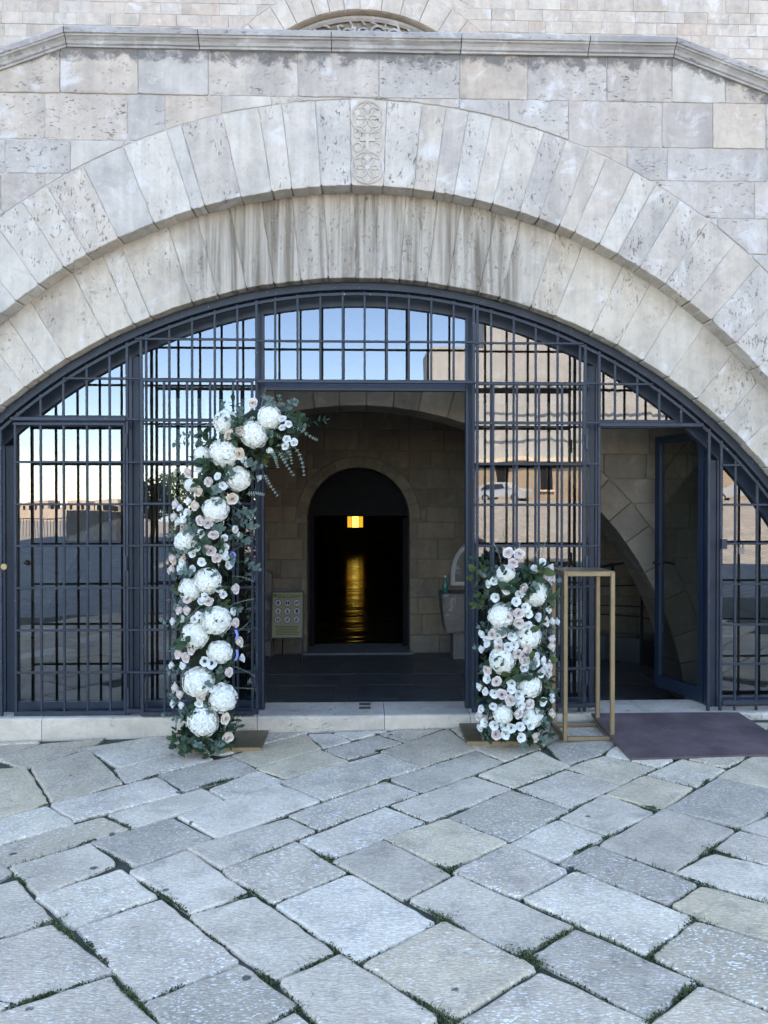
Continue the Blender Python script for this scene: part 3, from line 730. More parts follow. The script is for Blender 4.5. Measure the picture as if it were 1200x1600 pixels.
PAVE = [
 [(76,1443),(170,1517),(32,1566),(0,1560),(-70,1548),(-75,1487)], [(123,1448),(242,1407),(366,1503),(224,1563)], [(-60,1400),(22,1376),(77,1440),(0,1464),(-60,1484)],
 [(67,1400),(190,1359),(243,1399),(122,1446)], [(168,1524),(258,1615),(120,1690),(-70,1606)], [(227,1566),(375,1508),(464,1573),(300,1650)],
 [(434,1534),(530,1491),(683,1590),(560,1665)], [(573,1508),(695,1442),(836,1512),(713,1588)], [(431,1412),(543,1364),(676,1440),(552,1500)],
 [(303,1428),(398,1400),(521,1488),(436,1527)], [(207,1362),(293,1330),(384,1394),(302,1424)], [(348,1358),(463,1314),(541,1364),(431,1409)],
 [(522,1346),(597,1315),(700,1368),(632,1403)], [(642,1403),(712,1367),(892,1447),(808,1488)], [(822,1402),(895,1362),(1082,1435),(1015,1488)],
 [(837,1490),(902,1452),(1085,1533),(1018,1588)], [(712,1598),(842,1520),(1012,1600),(880,1700)], [(1020,1493),(1086,1440),(1230,1485),(1290,1520),(1230,1588),(1095,1533)],
 [(1023,1592),(1095,1538),(1250,1597),(1130,1690)], [(938,1320),(1038,1265),(1142,1297),(1050,1360)], [(875,1345),(925,1320),(1090,1382),(1047,1410)],
 [(800,1317),(870,1281),(945,1308),(875,1345)], [(877,1278),(942,1242),(1015,1270),(947,1303)], [(950,1238),(1007,1211),(1082,1230),(1040,1262)],
 [(1012,1210),(1068,1185),(1133,1200),(1083,1229)], [(1042,1262),(1121,1215),(1245,1245),(1160,1290)], [(1124,1212),(1180,1180),(1330,1210),(1250,1238)],
 [(886,1199),(945,1180),(1023,1199),(972,1225)], [(810,1231),(884,1203),(966,1228),(890,1261)], [(703,1277),(800,1234),(886,1265),(800,1312)],
 [(607,1309),(699,1280),(786,1315),(700,1352)], [(712,1364),(800,1320),(886,1360),(815,1402)], [(1060,1361),(1118,1333),(1250,1365),(1215,1412)],
 [(1052,1412),(1094,1385),(1240,1425),(1200,1470),(1090,1435)], [(1118,1328),(1155,1301),(1260,1328),(1215,1355)], [(1163,1292),(1240,1258),(1310,1278),(1230,1312)],
 [(853,1166),(893,1151),(963,1160),(938,1178),(880,1194)], [(610,1217),(743,1174),(786,1191),(657,1237)], [(610,1258),(740,1212),(796,1231),(668,1281)],
 [(748,1209),(845,1172),(893,1195),(804,1230)], [(597,1172),(700,1138),(743,1170),(663,1197)], [(440,1220),(597,1178),(657,1199),(503,1249)],
 [(450,1275),(603,1221),(655,1238),(497,1295)], [(467,1314),(603,1260),(662,1283),(520,1340)], [(295,1325),(452,1279),(494,1297),(348,1356)],
 [(280,1275),(435,1226),(495,1250),(335,1308)], [(145,1315),(272,1277),(332,1308),(213,1350)], [(175,1275),(322,1235),(347,1248),(205,1291)],
 [(82,1257),(245,1215),(278,1236),(112,1277)], [(-25,1329),(163,1277),(200,1293),(14,1351)], [(20,1354),(140,1318),(178,1346),(62,1394)],
 [(-60,1297),(74,1260),(114,1284),(-20,1322)], [(-60,1207),(44,1201),(76,1253),(-60,1292)], [(48,1200),(138,1173),(190,1222),(80,1254)],
 [(137,1170),(255,1151),(290,1172),(186,1199)], [(5,1181),(70,1162),(160,1154),(134,1170),(46,1196)], [(-60,1196),(-40,1166),(60,1161),(2,1180)],
 [(180,1201),(294,1174),(323,1187),(195,1221)], [(250,1212),(360,1183),(400,1203),(288,1233)], [(328,1234),(403,1205),(440,1218),(352,1246)],
 [(402,1200),(500,1172),(541,1188),(447,1214)], [(364,1180),(425,1160),(480,1147),(503,1169),(402,1197)], [(505,1171),(587,1148),(628,1160),(543,1186)],
 [(520,1145),(600,1141),(584,1146),(553,1157)], [(262,1150),(400,1144),(478,1144),(420,1159),(350,1176),(295,1171)], [(592,1146),(625,1140),(690,1138),(632,1158)], [(705,1138),(800,1135),(845,1168),(788,1188),(745,1169)],
 [(805,1135),(963,1132),(962,1157),(892,1149),(850,1164)], [(946,1179),(968,1161),(1050,1186),(1028,1197)], [(1075,1185),(1172,1178),(1130,1199)],
 [(968,1132),(1200,1128),(1182,1177),(1060,1184),(968,1158)], [(1190,1176),(1206,1130),(1360,1128),(1340,1205)], [(-60,1352),(5,1351),(17,1362),(-40,1394)],
 [(480,1147),(520,1146),(551,1158),(505,1170)], [(-60,1163),(60,1156),(62,1160),(-38,1166)],
 [(300,1652),(464,1577),(560,1664),(440,1760)], [(-70,1562),(0,1563),(30,1569),(0,1579),(-65,1600)]]
def paver(poly, dz=0, tilt=(0, 0)):
    k = len(poly); cx = sum(p[0] for p in poly)/k; cy = sum(p[1] for p in poly)/k
    zt = lambda u, v: gz(u)+dz+tilt[0]*(u-cx)+tilt[1]*(v-cy)
    inn = inset(poly, .012); mid = inset(poly, .004)
    V = [(p[0], p[1], gz(p[0])-.05) for p in poly]+[(p[0], p[1], zt(*p)-.012) for p in poly]+[(p[0], p[1], zt(*p)-.0025) for p in mid]+[(p[0], p[1], zt(*p)) for p in inn]
    Fs = [tuple(range(3*k, 4*k))]
    for r_ in range(3):
        for i in range(k): Fs.append((r_*k+i, r_*k+(i+1)%k, (r_+1)*k+(i+1)%k, (r_+1)*k+i))
    me = mesh('paving_stone', V, Fs)
    return link('paving_stone', me, ground_o, M['paving'])
EDGES = []
POLY = []
for q in PAVE:
    p = [tuple(ground(*c).xy) for c in q]
    POLY.append([Vector(c) for c in (p[::-1] if area2(p) < 0 else p)])
def close_gaps(idx, joint=.0046):
    """shift every edge of a stone half way towards its neighbour, so that joints come out narrow"""
    P = POLY[idx]; n = len(P); cen = sum(P, Vector((0, 0)))/n; off = []
    segs = [(a, b) for k, Q in enumerate(POLY) if k != idx and (sum(Q, Vector((0, 0)))/len(Q)-cen).length < 1.6 for a, b in zip(Q, Q[1:]+Q[:1])]
    for i in range(n):
        a, b = P[i], P[(i+1)%n]; d = b-a; L = d.length; d /= L; nn = Vector((d.y, -d.x)); g = []
        for u in (.12, .3, .5, .7, .88):
            o = a+d*(L*u)-nn*.04; best = None
            for c, e in segs:
                f = e-c; den = nn.x*f.y-nn.y*f.x
                if abs(den) < 1e-9: continue
                w_ = c-o; t = (w_.x*f.y-w_.y*f.x)/den; k = (w_.x*nn.y-w_.y*nn.x)/den
                if 0 <= k <= 1 and t > 0 and (best is None or t < best): best = t
            if best is not None and best < .20: g.append(best-.04)
        off.append(max(-.03, min(.07, sorted(g)[len(g)//3]/2-joint)) if g else .004)
    out = []
    for i in range(n):
        a0, a1, b1 = P[i-1], P[i], P[(i+1)%n]; d1 = (a1-a0).normalized(); d2 = (b1-a1).normalized(); n1 = Vector((d1.y, -d1.x)); n2 = Vector((d2.y, -d2.x))
        o1 = a1+n1*off[i-1]; o2 = a1+n2*off[i]; den = d1.x*d2.y-d1.y*d2.x
        if abs(den) < .25: out.append(tuple((o1+o2)/2)); continue
        w_ = o2-o1; t = (w_.x*d2.y-w_.y*d2.x)/den; out.append(tuple(o1+d1*t))
    return out
for i in range(len(POLY)):
    p0 = close_gaps(i)
    for k in range(len(p0)): EDGES.append((Vector(p0[k]), Vector(p0[(k+1)%len(p0)])))
    p1 = rough(p0, .06, .0052, .016)
    p1 = [(a, min(b, .186)) for a, b in p1]
    paver(p1, random.uniform(-.003, .0025), (random.uniform(-.007, .007), random.uniform(-.007, .007)))
# more stones of the same paving beyond the picture, laid on the diagonal
def inside(P, x, y):
    r = False
    for a, b in zip(P, P[1:]+P[:1]):
        if (a.y > y) != (b.y > y) and x < (b.x-a.x)*(y-a.y)/(b.y-a.y)+a.x: r = not r
    return r
ca, sa = math.cos(R(41)), math.sin(R(41)); u = -9.0
while u < 9:
    du = random.uniform(.34, .5); v = -9.0+random.uniform(0, .4)
    while v < 9:
        dv = random.uniform(.4, .75)
        to = lambda a, b: (ca*a-sa*b, sa*a+ca*b)
        poly = [to(a, b) for a, b in ((u, v), (u+du, v), (u+du, v+dv), (u, v+dv))]
        if all(b > -6.2 and b < .55 and abs(a) < 5.2 for a, b in poly) and sum(b for a, b in poly)/4 < .1:
            g = [to(u+du*(i+.5)/5, v+dv*(k+.5)/6) for i in range(5) for k in range(6)]; n_in = sum(any(inside(P, *q) for P in POLY) for q in g)
            vis = any(-5 < q[0] < 1205 and q[1] < 1610 for q in (proj((a, b, gz(a))) or (9999, 0) for a, b in g))
            if n_in < (2 if vis else 9):
                p = rough(inset(poly, .007), .12, .005, .02); p = [(a, min(b, .186)) for a, b in p]
                paver(p, -.004 if n_in else random.uniform(-.004, .003))
        v += dv
    u += du

# ================================================================== IRON GRILLE
def unit_bar(name):
    c = .5; h = .36; ring_ = [(-h,-c),(h,-c),(c,-h),(c,h),(h,c),(-h,c),(-c,h),(-c,-h)]
    V = [(x,y,-.5) for x,y in ring_]+[(x,y,.5) for x,y in ring_]
    Fs = [tuple(reversed(range(8))), tuple(range(8,16))]+[(i,(i+1)%8,8+(i+1)%8,8+i) for i in range(8)]
    return mesh(name, V, Fs)
UB = {}
rb = random.Random(21)
def bar(a, b, s, parent, name='bar', mat='iron', s2=None):
    key = mat
    if key not in UB: UB[key] = unit_bar('bar'); UB[key].materials.append(M[mat])
    a, b = Vector(a), Vector(b); d = b-a
    o = bpy.data.objects.new(name, UB[key]); COL.objects.link(o)
    o.location = (a+b)/2+Vector((rb.uniform(-.0015, .0015), rb.uniform(-.001, .001), 0)); o.rotation_mode = 'QUATERNION'
    if abs(d.normalized().z) > .999: q = Matrix.Identity(3).to_quaternion()
    elif abs(d.normalized().x) > .999: q = Matrix(((0,0,1),(0,1,0),(-1,0,0))).to_quaternion()
    else: q = d.to_track_quat('Z', 'Y')
    o.rotation_quaternion = q
    o.scale = (s if s2 is None else s2, s, d.length)
    o.parent = parent; o.matrix_parent_inverse = Matrix.Translation(-parent.location)
    return o
C_G = circ(561, 441, 862, YG); C_G = (C_I2[0], C_I2[1], C_I2[2]-.004)
def arch_band(c, dr0, dr1, y0, y1, name, mat, parent, a0=-76, a1=76, steps=76):
    mb = MB(); 
    for i in range(steps+1):
        t = R(a0+(a1-a0)*i/steps)
        for dr, y in ((dr0, y0), (dr1, y0), (dr1, y1), (dr0, y1)):
            mb.v.append((c[0]+(c[2]+dr)*math.sin(t), y, c[1]+(c[2]+dr)*math.cos(t)))
    for i in range(steps):
        for j in range(4): mb.f.append((i*4+j, i*4+(j+1)%4, (i+1)*4+(j+1)%4, (i+1)*4+j))
    mb.f += [(0,1,2,3), tuple(steps*4+j for j in range(4))]
    return mb.build(name, mat, parent)
xg = lambda px, py=800: X(px, YG, py)
zg = lambda py, px=600: Z(py, YG, px)
gr = empty('iron_grille', (0, YG, KZ)); tag(gr, 'fixed navy iron grille of upright bars filling the wide arch', 'grille')
A_END = math.degrees(math.asin(min(.999, (math.sqrt(max(0.01, C_G[2]**2-(KZ-C_G[1])**2)))/C_G[2])))
arch_band(C_G, -.052, -.005, YG-.03, YG+.03, 'arch_frame', M['iron'], gr, -A_END, A_END)
arch_band(C_G, -.088, -.068, YG-.012, YG+.012, 'arch_bar', M['iron'], gr, -A_END, A_END)
S = .016
atop = lambda x: arc(C_G, x, -.06)
def vbar(px, z0, z1=None, s=S, parent=None, Y=YG, name='bar', mat='iron', s2=None):
    x = X(px, Y, 800); zz = atop(x) if z1 is None else z1
    if zz-z0 < .03: return
    return bar((x, Y, z0), (x, Y, zz), s, parent or gr, name, mat, s2)
def hbar(p0, p1, py, s=S, parent=None, Y=YG, name='crossbar', mat='iron', s2=None, dy=-.012):
    x0, x1, z = X(p0, Y, py), X(p1, Y, py), Z(py, Y)
    # stop at the arch
    for _ in range(200):
        if atop(x0) > z or x0 > x1: break
        x0 += .02
    for _ in range(200):
        if atop(x1) > z or x1 < x0: break
        x1 -= .02
    if x1-x0 < .03: return
    return bar((x0, Y+dy, z), (x1, Y+dy, z), s if s2 is None else s2, parent or gr, name, mat, s)
ZK = KZ
ZTL, ZTC, ZTR = zg(657), zg(598), zg(664)
# posts
for p in (199.5, 221, 401.5, 739.5, 745.5, 914, 935.5, 1107, 1126.5, 1.0): vbar(p, ZK if p not in (401.5, 739.5) else ZK, None, .024, name='post', s2=.020)
for p in (-22, -8): vbar(p, ZK, None, .024, name='post', s2=.020)
# upper left panel and closed left gate is a separate thing; bars above the transom
for p in (28, 64, 100, 136.5, 172): vbar(p, ZTL)
hbar(-25, 198, 594)
hbar(-8, 198, 656.5, .03, name='transom')
# panel beside the left gate and beyond the frame
for p in (-58, -94, -130, -166): vbar(p, ZK)
for py in (657, 723, 788, 852, 917, 982, 1047): hbar(-200, -23, py)
hbar(-300, -23, 1109, .03, name='bottom_rail')
# fixed panel left of the doorway
for p in (229.5, 265, 300.7, 336, 371.5): vbar(p, ZK)
for py in (532.5, 594.5, 657, 723, 788, 852, 917, 982, 1047): hbar(199, 402, py)
hbar(199, 402, 1107, .03, name='bottom_rail')
for py in (594, 657, 723, 788, 852, 917, 982, 1047): hbar(199, 222, py, .012, name='spacer', dy=-.02)
# over-door panel
for p in (430.5, 465.5, 500.5, 535.5, 570, 604.5, 639, 673.5, 708.3): vbar(p, ZTC)
hbar(402, 740, 534.5); hbar(402, 740, 597, .026, name='transom')
# fixed panel right of the doorway
for p in (767, 802, 836.5, 871, 905.5): vbar(p, ZK)
for py in (535.8, 598, 660, 724.5, 788.5, 853, 917, 981, 1045): hbar(741, 936, py)
hbar(741, 936, 1102, .03, name='bottom_rail')
# panel above the side door
for p in (960.5, 995, 1029.5, 1063.5, 1097.5): vbar(p, ZTR)
hbar(935, 1125, 599); hbar(935, 1127, 663, .03, name='transom')
# right hand panel
for p in (1149, 1183, 1217, 1252, 1288): vbar(p, ZK)
for py in (726, 788.6, 850, 914, 978, 1040): hbar(1127, 1340, py)
hbar(1127, 1360, 1101, .032, name='bottom_rail')
mb = MB(); q = at(1130, 850, YG-.03); mb.box((q.x-.018, q.y-.02, q.z-.035), (q.x+.02, q.y+.02, q.z+.035)); mb.build('latch_plate', M['iron'], gr)
pl = empty('padlock', tuple(at(1158, 858, YG-.035))); tag(pl, 'small metal padlock hanging on the grille right of the side door', 'padlock')
q = pl.location; mb = MB(); mb.box((q.x-.02, q.y-.012, q.z-.035), (q.x+.02, q.y+.012, q.z+.012)); mb.build('lock_body', simple('worn_steel', (.16,.16,.15), .4, .6), pl)
mb = MB(); mb.tube([(q.x-.013, q.y, q.z+.012), (q.x-.013, q.y, q.z+.035), (q.x, q.y, q.z+.047), (q.x+.013, q.y, q.z+.035), (q.x+.013, q.y, q.z+.012)], .004, 6); mb.build('shackle', M['iron'], pl)

def gate(label, stiles, bars, rails, ztop, zbot, Y, brace=True):
    g = empty('iron_gate', (X((stiles[0]+stiles[1])/2, Y, 900), Y, zbot)); tag(g, label, 'gate')
    for p in stiles: vbar(p, zbot, ztop, .026, g, Y, 'stile', s2=.018)
    x0, x1 = X(stiles[0], Y, 900), X(stiles[1], Y, 900)
    for z, nm in ((ztop, 'top_rail'), (zbot+.012, 'bottom_rail')):
        bar((x0-.008, Y-.002, z), (x1+.008, Y-.002, z), .03 if nm == 'bottom_rail' else .024, g, nm, s2=.03 if nm == 'bottom_rail' else .022)
    for p in bars: vbar(p, zbot, ztop, S, g, Y)
    for py in rails: hbar(stiles[0], stiles[1], py, S, g, Y)
    for p in (stiles[1],):
        for py in (690, 880, 1060):
            mb = MB(); x = X(p, Y, py)+.016; z = Z(py, Y); mb.tube([(x, Y-.015, z-.05), (x, Y-.015, z+.05)], .012, 8); mb.build('hinge', M['iron'], g)
    return g
g1 = gate('closed navy iron gate at the far left with a knob on its left edge', (24.5, 195), (64, 100, 136.5, 172), (723, 788, 852, 917, 982, 1047), Z(664, YG), Z(1113, YG), YG)
q = at(9, 885, YG-.04); mb = MB(); mb.tube([(q.x, q.y, q.z), (q.x, q.y+.05, q.z)], .008, 8); mb.tube([(q.x, q.y-.03, q.z), (q.x, q.y, q.z)], .022, 10); mb.build('knob', simple('aged_brass', (.24,.19,.10), .35, .8), g1)
YL_ = YG-.055
gate('open navy iron gate leaf folded back behind the tall flower column', (222.5, 394.5), (256.6, 292.4, 328.6, 364.6), (658.5, 722, 787, 851, 917, 982, 1048), Z(596, YL_), Z(1115, YL_), YL_)
gate('open navy iron gate leaf folded back behind the short flower column', (745, 912), (770.4, 807, 842, 878), (661, 725, 789, 853.5, 918, 982, 1046), Z(599, YL_), Z(1107, YL_), YL_)

# ------------------------------------------------------------------ glazed screen behind the grille
gs = empty('glazed_screen', (0, YP, KZ)); tag(gs, 'navy framed glass screen behind the bars mirroring sky and plaza', 'glass screen')
A2 = 74
arch_band(C_G, -.135, -.012, YP-.025, YP+.035, 'arch_frame', M['frame'], gs, -A_END, A_END)
gtop = lambda x: arc(C_G, x, -.12)
xp = lambda px: X(px, YP, 800)
def mull(p0, p1, z0=ZK, z1=None, name='mullion'):
    x0, x1 = xp(p0), xp(p1); z1 = min(gtop(x0), gtop(x1)) if z1 is None else z1
    if z1 <= z0: return
    mb = MB(); w_ = x1-x0; mb.box((x0, YP-.03, z0), (x0+w_*.34, YP+.04, z1)); mb.box((x0+w_*.36, YP-.02, z0), (x0+w_*.64, YP+.03, z1)); mb.box((x0+w_*.66, YP-.03, z0), (x1, YP+.04, z1))
    return mb.build(name, M['frame'], gs)
mull(4, 25); mull(204, 219); mull(404, 413); mull(727, 737); mull(919, 933); mull(1104.5, 1124)
def rail(p0, p1, py0, py1, name='transom_rail'):
    z1, z0 = Z(py0, YP), Z(py1, YP); mb = MB(); mb.box((xp(p0)+.002, YP-.022, z0), (xp(p1)-.002, YP+.032, z1)); return mb.build(name, M['frame'], gs)
rail(25, 204, 651, 668); rail(413, 727, 600, 611, 'door_lintel'); rail(933, 1104.5, 655, 668, 'door_lintel')
for a, b in ((25, 204), (219, 404), (737, 919), (1124, 1360), (-220, 4)): rail(a, b, 1092, 1104, 'sill_rail')
def pane(p0, p1, z0, z1, y=YP+.004, mat='glass', parent=None, name='pane'):
    x0, x1 = xp(p0), xp(p1)
    p = strip_poly(x0, x1, z0, z1, None, gtop)
    if p is None: return
    mb = MB(); mb.prism(p, y, y+.006); return mb.build(name, M[mat], parent or gs)
ZS = Z(1093, YP)
pane(-220, 4, ZS, 9)
pane(25, 204, Z(651, YP), 9); pane(25, 204, ZS, Z(668, YP)); pane(219, 404, ZS, 9); pane(413, 727, Z(600, YP), 9)
pane(737, 919, ZS, 9); pane(933, 1104.5, Z(655, YP), 9); pane(1124, 1380, ZS, 9)

def glass_door(label, hinge_x, hinge_y, ang, width, ztop, zbot, handle=None):
    """leaf drawn along +x from its hinge, then turned by ang about the hinge post"""
    d = empty('glass_door', (hinge_x, hinge_y, zbot)); tag(d, label, 'door')
    c, s = math.cos(ang), math.sin(ang); h = ztop-zbot
    def put(mb, name, mat):
        me = mesh(name, [(c*x-s*y, s*x+c*y, z) for x, y, z in mb.v], mb.f)
        o = bpy.data.objects.new(name, me); me.materials.append(M[mat]); COL.objects.link(o); o.parent = d; return o
    st = .055
    m = MB(); m.box((0, -.025, 0), (st, .025, h)); put(m, 'hinge_stile', 'frame')
    m = MB(); m.box((width-st, -.025, 0), (width, .025, h)); put(m, 'lock_stile', 'frame')
    m = MB(); m.box((st+.001, -.023, h-st), (width-st-.001, .023, h)); put(m, 'top_rail', 'frame')
    m = MB(); m.box((st+.001, -.023, 0), (width-st-.001, .023, .10)); put(m, 'bottom_rail', 'frame')
    m = MB(); m.box((st, -.004, .10), (width-st, .004, h-st)); put(m, 'pane', 'doorglass')
    if handle:
        m = MB()
        for q in (-1, 1): m.tube([(width-.03, q*.02, handle), (width-.03, q*.06, handle), (width-.13, q*.065, handle-.005)], .009, 6)
        m.box((width-.045, -.031, handle-.07), (width-.012, .031, handle+.05)); put(m, 'handle', 'black')
    return d
hq = at(1105, 900, YP+.03); 
fz = at(1030, 870, YP+.55)
ww = math.hypot(hq.x-fz.x, .53)
glass_door('glass side door with navy frame standing open into the vestibule', hq.x, YP+.06, math.atan2(.53, fz.x-hq.x), ww, Z(672, YP+.06), KZ+.012, 1.02)
glass_door('open glass door leaf folded back inside behind the tall flower column', X(404, .47, 900), .475, R(180), X(404, .47, 900)-X(250, .47, 900), Z(612, .47), KZ+.012, 1.0)
glass_door('open glass door leaf folded back inside behind the short flower column', X(738, .47, 900), .475, 0, X(880, .47, 900)-X(738, .47, 900), Z(616, .47), KZ+.012, 1.0)

# ------------------------------------------------------------------ things inside the vestibule
def box_part(a, b, name, mat, parent): return MB().box(a, b).build(name, mat, parent)
# ramp railing on the right
YR = 3.3
rl = empty('ramp_railing', (at(1003, 900, YR).x, YR, FZ)); tag(rl, 'black curved handrail with thin rails seen through the side door', 'railing')
P = lambda px, py, Y=YR: at(px, py, Y)
for px, t, Y in ((1003, 875, YR), (957, 880, 3.5), (1050, 883, 2.7), (915, 886, 3.6)):
    p = P(px, t, Y); bar((p.x, Y, FZ), (p.x, Y, p.z), .03, rl, 'post', 'black')
for ys in ((889, 885, 875, 880, 884), (918, 916, 914, 921, 928), (944, 946, 948, 954, 962), (958, 960, 964, 972, 984)):
    pts = [P(px, y, Y) for px, y, Y in zip((880, 945, 1003, 1028, 1050), ys, (3.7, 3.55, YR, 3.0, 2.7))]
    MB().tube(pts, .016 if ys[0] == 889 else .009, 6).build('handrail' if ys[0] == 889 else 'rail', M['black'], rl)
rk = MB(); pts = [P(880, 1000, 3.7), P(945, 1010, 3.55), P(1003, 1025, YR), P(1028, 1034, 3.0), P(1060, 1046, 2.6)]
for a, b in zip(pts[:-1], pts[1:]):
    n = len(rk.v); rk.v += [(a.x, a.y, FZ), (b.x, b.y, FZ), (b.x, b.y, FZ+.28), (a.x, a.y, FZ+.28), (a.x, a.y+.05, FZ), (b.x, b.y+.05, FZ), (b.x, b.y+.05, FZ+.28), (a.x, a.y+.05, FZ+.28)]
    rk.f += [(n,n+1,n+2,n+3),(n+4,n+7,n+6,n+5),(n+3,n+2,n+6,n+7)]
rk.build('kick_plate', M['black'], rl)
# stone basin, tablet and bottle on the right, slab on the left
YS = 3.55
st = empty('stone_basin', (at(715, 960, YS).x, YS, FZ)); tag(st, 'grey stone basin on the right beside the dark doorway under a round topped tablet', 'basin')
M['basin'] = limestone('grey_basin_stone', [(.20,.19,.175)], pits=.2)
a, b = at(691, 990, YS), at(772, 928, YS)
mb = MB(); n = 0
prof = [(a.x+.05, a.z), (b.x, a.z), (b.x, b.z), (a.x, b.z), (a.x+.0, b.z-.05), (a.x+.01, a.z+.25)]
link('bowl', stone_mesh('bowl', rough(prof, .1, .003, .01), YS, YB-.02, .02), st, M['basin'])
box_part((a.x+.14, YS+.08, FZ), (b.x-.1, YB-.03, a.z-.002), 'pedestal', M['basin'], st)
tb = empty('stone_tablet', (at(740, 880, YB-.06).x, YB-.06, 1.0)); tag(tb, 'round topped pale stone tablet fixed on the wall above the basin', 'tablet')
l, r_, bz, tz = at(704, 913, YB-.06), at(778, 913, YB-.06), at(704, 915, YB-.06).z, at(704, 846, YB-.06).z
cxx = (l.x+r_.x)/2; hw = (r_.x-l.x)/2; pts = [(l.x, bz), (r_.x, bz)]+[(cxx+hw*math.cos(math.pi*i/14), bz+(tz-bz)*(.25+.75*math.sin(math.pi*i/14))) for i in range(0, 15)]
link('slab', stone_mesh('slab', pts, YB-.09, YB-.012, .012), tb, M['basin'])
inn_ = inset(pts, .05); link('inset_panel', stone_mesh('inset_panel', inn_, YB-.10, YB-.085, .006), tb, M['basin'])
sl = empty('stone_slab', (at(404, 930, YB-.1).x, YB-.1, FZ)); tag(sl, 'upright pale carved slab leaning on the wall left of the notice board', 'slab')
p0, p1 = at(396, 1000, YB-.1), at(425, 888, YB-.1)
pts = [(p0.x, p0.z), (p1.x, p0.z), (p1.x, p1.z-.08), (p1.x-.05, p1.z-.02), (p0.x+.05, p1.z), (p0.x, p1.z-.08)]
link('slab', stone_mesh('slab', rough(pts, .12, .004, .01), YB-.12, YB-.012, .012), sl, M['basin'])
box_part((p0.x-.02, YB-.14, FZ), (p1.x+.01, YB-.02, p0.z-.003), 'plinth', M['inside'], sl)
M['bottle'] = simple('green_plastic', (.02,.16,.12), .2)
bq = at(693, 927, YS+.1); bz = b.z
bo = empty('green_bottle', (bq.x+.02, YS+.1, bz)); tag(bo, 'green plastic bottle standing on the edge of the stone basin', 'bottle')
def lathe(prof, c, n=12):
    mb = MB(); k = len(prof)
    for r, z in prof:
        for j in range(n): t = 2*math.pi*j/n; mb.v.append((c[0]+r*math.cos(t), c[1]+r*math.sin(t), c[2]+z))
    for i in range(k-1):
        for j in range(n): mb.f.append((i*n+j, i*n+(j+1)%n, (i+1)*n+(j+1)%n, (i+1)*n+j))
    mb.f += [tuple(range(n)), tuple(range((k-1)*n, k*n))]; return mb
lathe([(.03, 0), (.034, .01), (.034, .10), (.030, .12), (.014, .165), (.012, .185)], bo.location).build('bottle_body', M['bottle'], bo, True)
lathe([(.014, .186), (.014, .205)], bo.location).build('cap', simple('white_plastic', (.6,.6,.6), .4), bo)
# notice on a stand
YN = 3.55
nb = empty('notice_stand', (at(448, 1030, YN).x, YN, FZ)); tag(nb, 'cream visitor notice of nine round pictograms on a thin black easel', 'notice')
M['paper'] = simple('cream_notice_board', (.27,.235,.115), .6, 0, .06, 4)
M['ink'] = simple('dark_olive_ink', (.05,.05,.02), .7); M['disc'] = simple('white_disc', (.40,.39,.38), .6, 0, .03); M['icon'] = simple('navy_icon_ink', (.012,.014,.05), .6); M['redring'] = simple('dark_ring', (.09,.03,.06), .6)
c0, c1 = at(424, 997, YN), at(473, 926, YN); bw, bh = c1.x-c0.x, c1.z-c0.z
tilt = .10
def bp(u, v, d=0): return (c0.x+bw*u, YN+tilt*v-d, c0.z+bh*v)      # on the leaning board
def board_prism(pts, d0, d1):
    mb = MB(); k = len(pts); mb.v += [bp(u, v, d0) for u, v in pts]+[bp(u, v, d1) for u, v in pts]
    mb.f += [tuple(range(k)), tuple(range(2*k-1, k-1, -1))]+[(i, (i+1)%k, k+(i+1)%k, k+i) for i in range(k)]; return mb
def rect(u0, v0, u1, v1): return [(u0, v0), (u1, v0), (u1, v1), (u0, v1)]
bd = board_prism(rect(.02, .015, .98, .985), 0, .01).build('board', M['paper'], nb)
fr = MB()
for rc in (rect(-.015, -.012, .019, 1.012), rect(.981, -.012, 1.015, 1.012), rect(.02, .986, .98, 1.012), rect(.02, -.012, .98, .014)):
    q = board_prism(rc, -.012, .016); n = len(fr.v); fr.v += q.v; fr.f += [tuple(i+n for i in f) for f in q.f]
fr.build('board_frame', M['black'], nb)
def disc(u, v, r, d, n=20): return board_prism([(u+r*math.cos(2*math.pi*i/n), v+r*bw/bh*math.sin(2*math.pi*i/n)) for i in range(n)], d-.001, d)
ICON = {0: [(-.2,-.6,.15,.6),(-.4,-.2,.3,.4)], 1: [(-.6,-.5,-.15,.55),(.15,-.5,.6,.55),(-.3,-.1,.3,.1)], 2: [(-.6,-.1,.4,.25),(-.55,-.55,-.35,-.1),(.2,-.55,.4,-.1),(.3,.2,.65,.5)],
        3: [(-.1,-.6,.2,.2),(-.4,-.1,.4,.1),(-.1,.3,.2,.6)], 4: [(-.25,-.55,.1,.55),(.1,-.55,.4,-.1)], 5: [(-.25,-.6,.35,.55),(-.4,-.1,.45,.4)], 6: [(-.5,-.5,-.2,.5),(.1,-.5,.45,.5)], 7: [(-.55,-.35,.4,-.1),(-.2,.0,.2,.2),(.0,.25,.55,.5)], 8: [(-.6,-.5,.2,-.1),(-.3,.1,.1,.5),(.25,.1,.6,.35)]}
for i in range(9):
    u, v = .2+.3*(i % 3), .76-.18*(i//3); r = .118
    rg = disc(u, v, r, .0125).build('pictogram', M['redring'], nb)
    disc(u, v, r*.86, .0145).build('disc', M['disc'], rg)
    mb = MB()
    for a0, b0, a1, b1 in ICON[i]:
        q = board_prism(rect(u+a0*r*.85, v+b0*r*.85*bw/bh, u+a1*r*.85, v+b1*r*.85*bw/bh), .0155, .0165); n = len(mb.v); mb.v += q.v; mb.f += [tuple(k+n for k in f) for f in q.f]
    mb.build('icon', M['icon'], rg)
for i in range(6):
    w0 = random.uniform(.1, .16); w1 = random.uniform(.82, .9); v = .25-.035*i
    board_prism(rect(w0, v, w1, v+.012), .0105, .0122).build('print_line', M['ink'], nb)
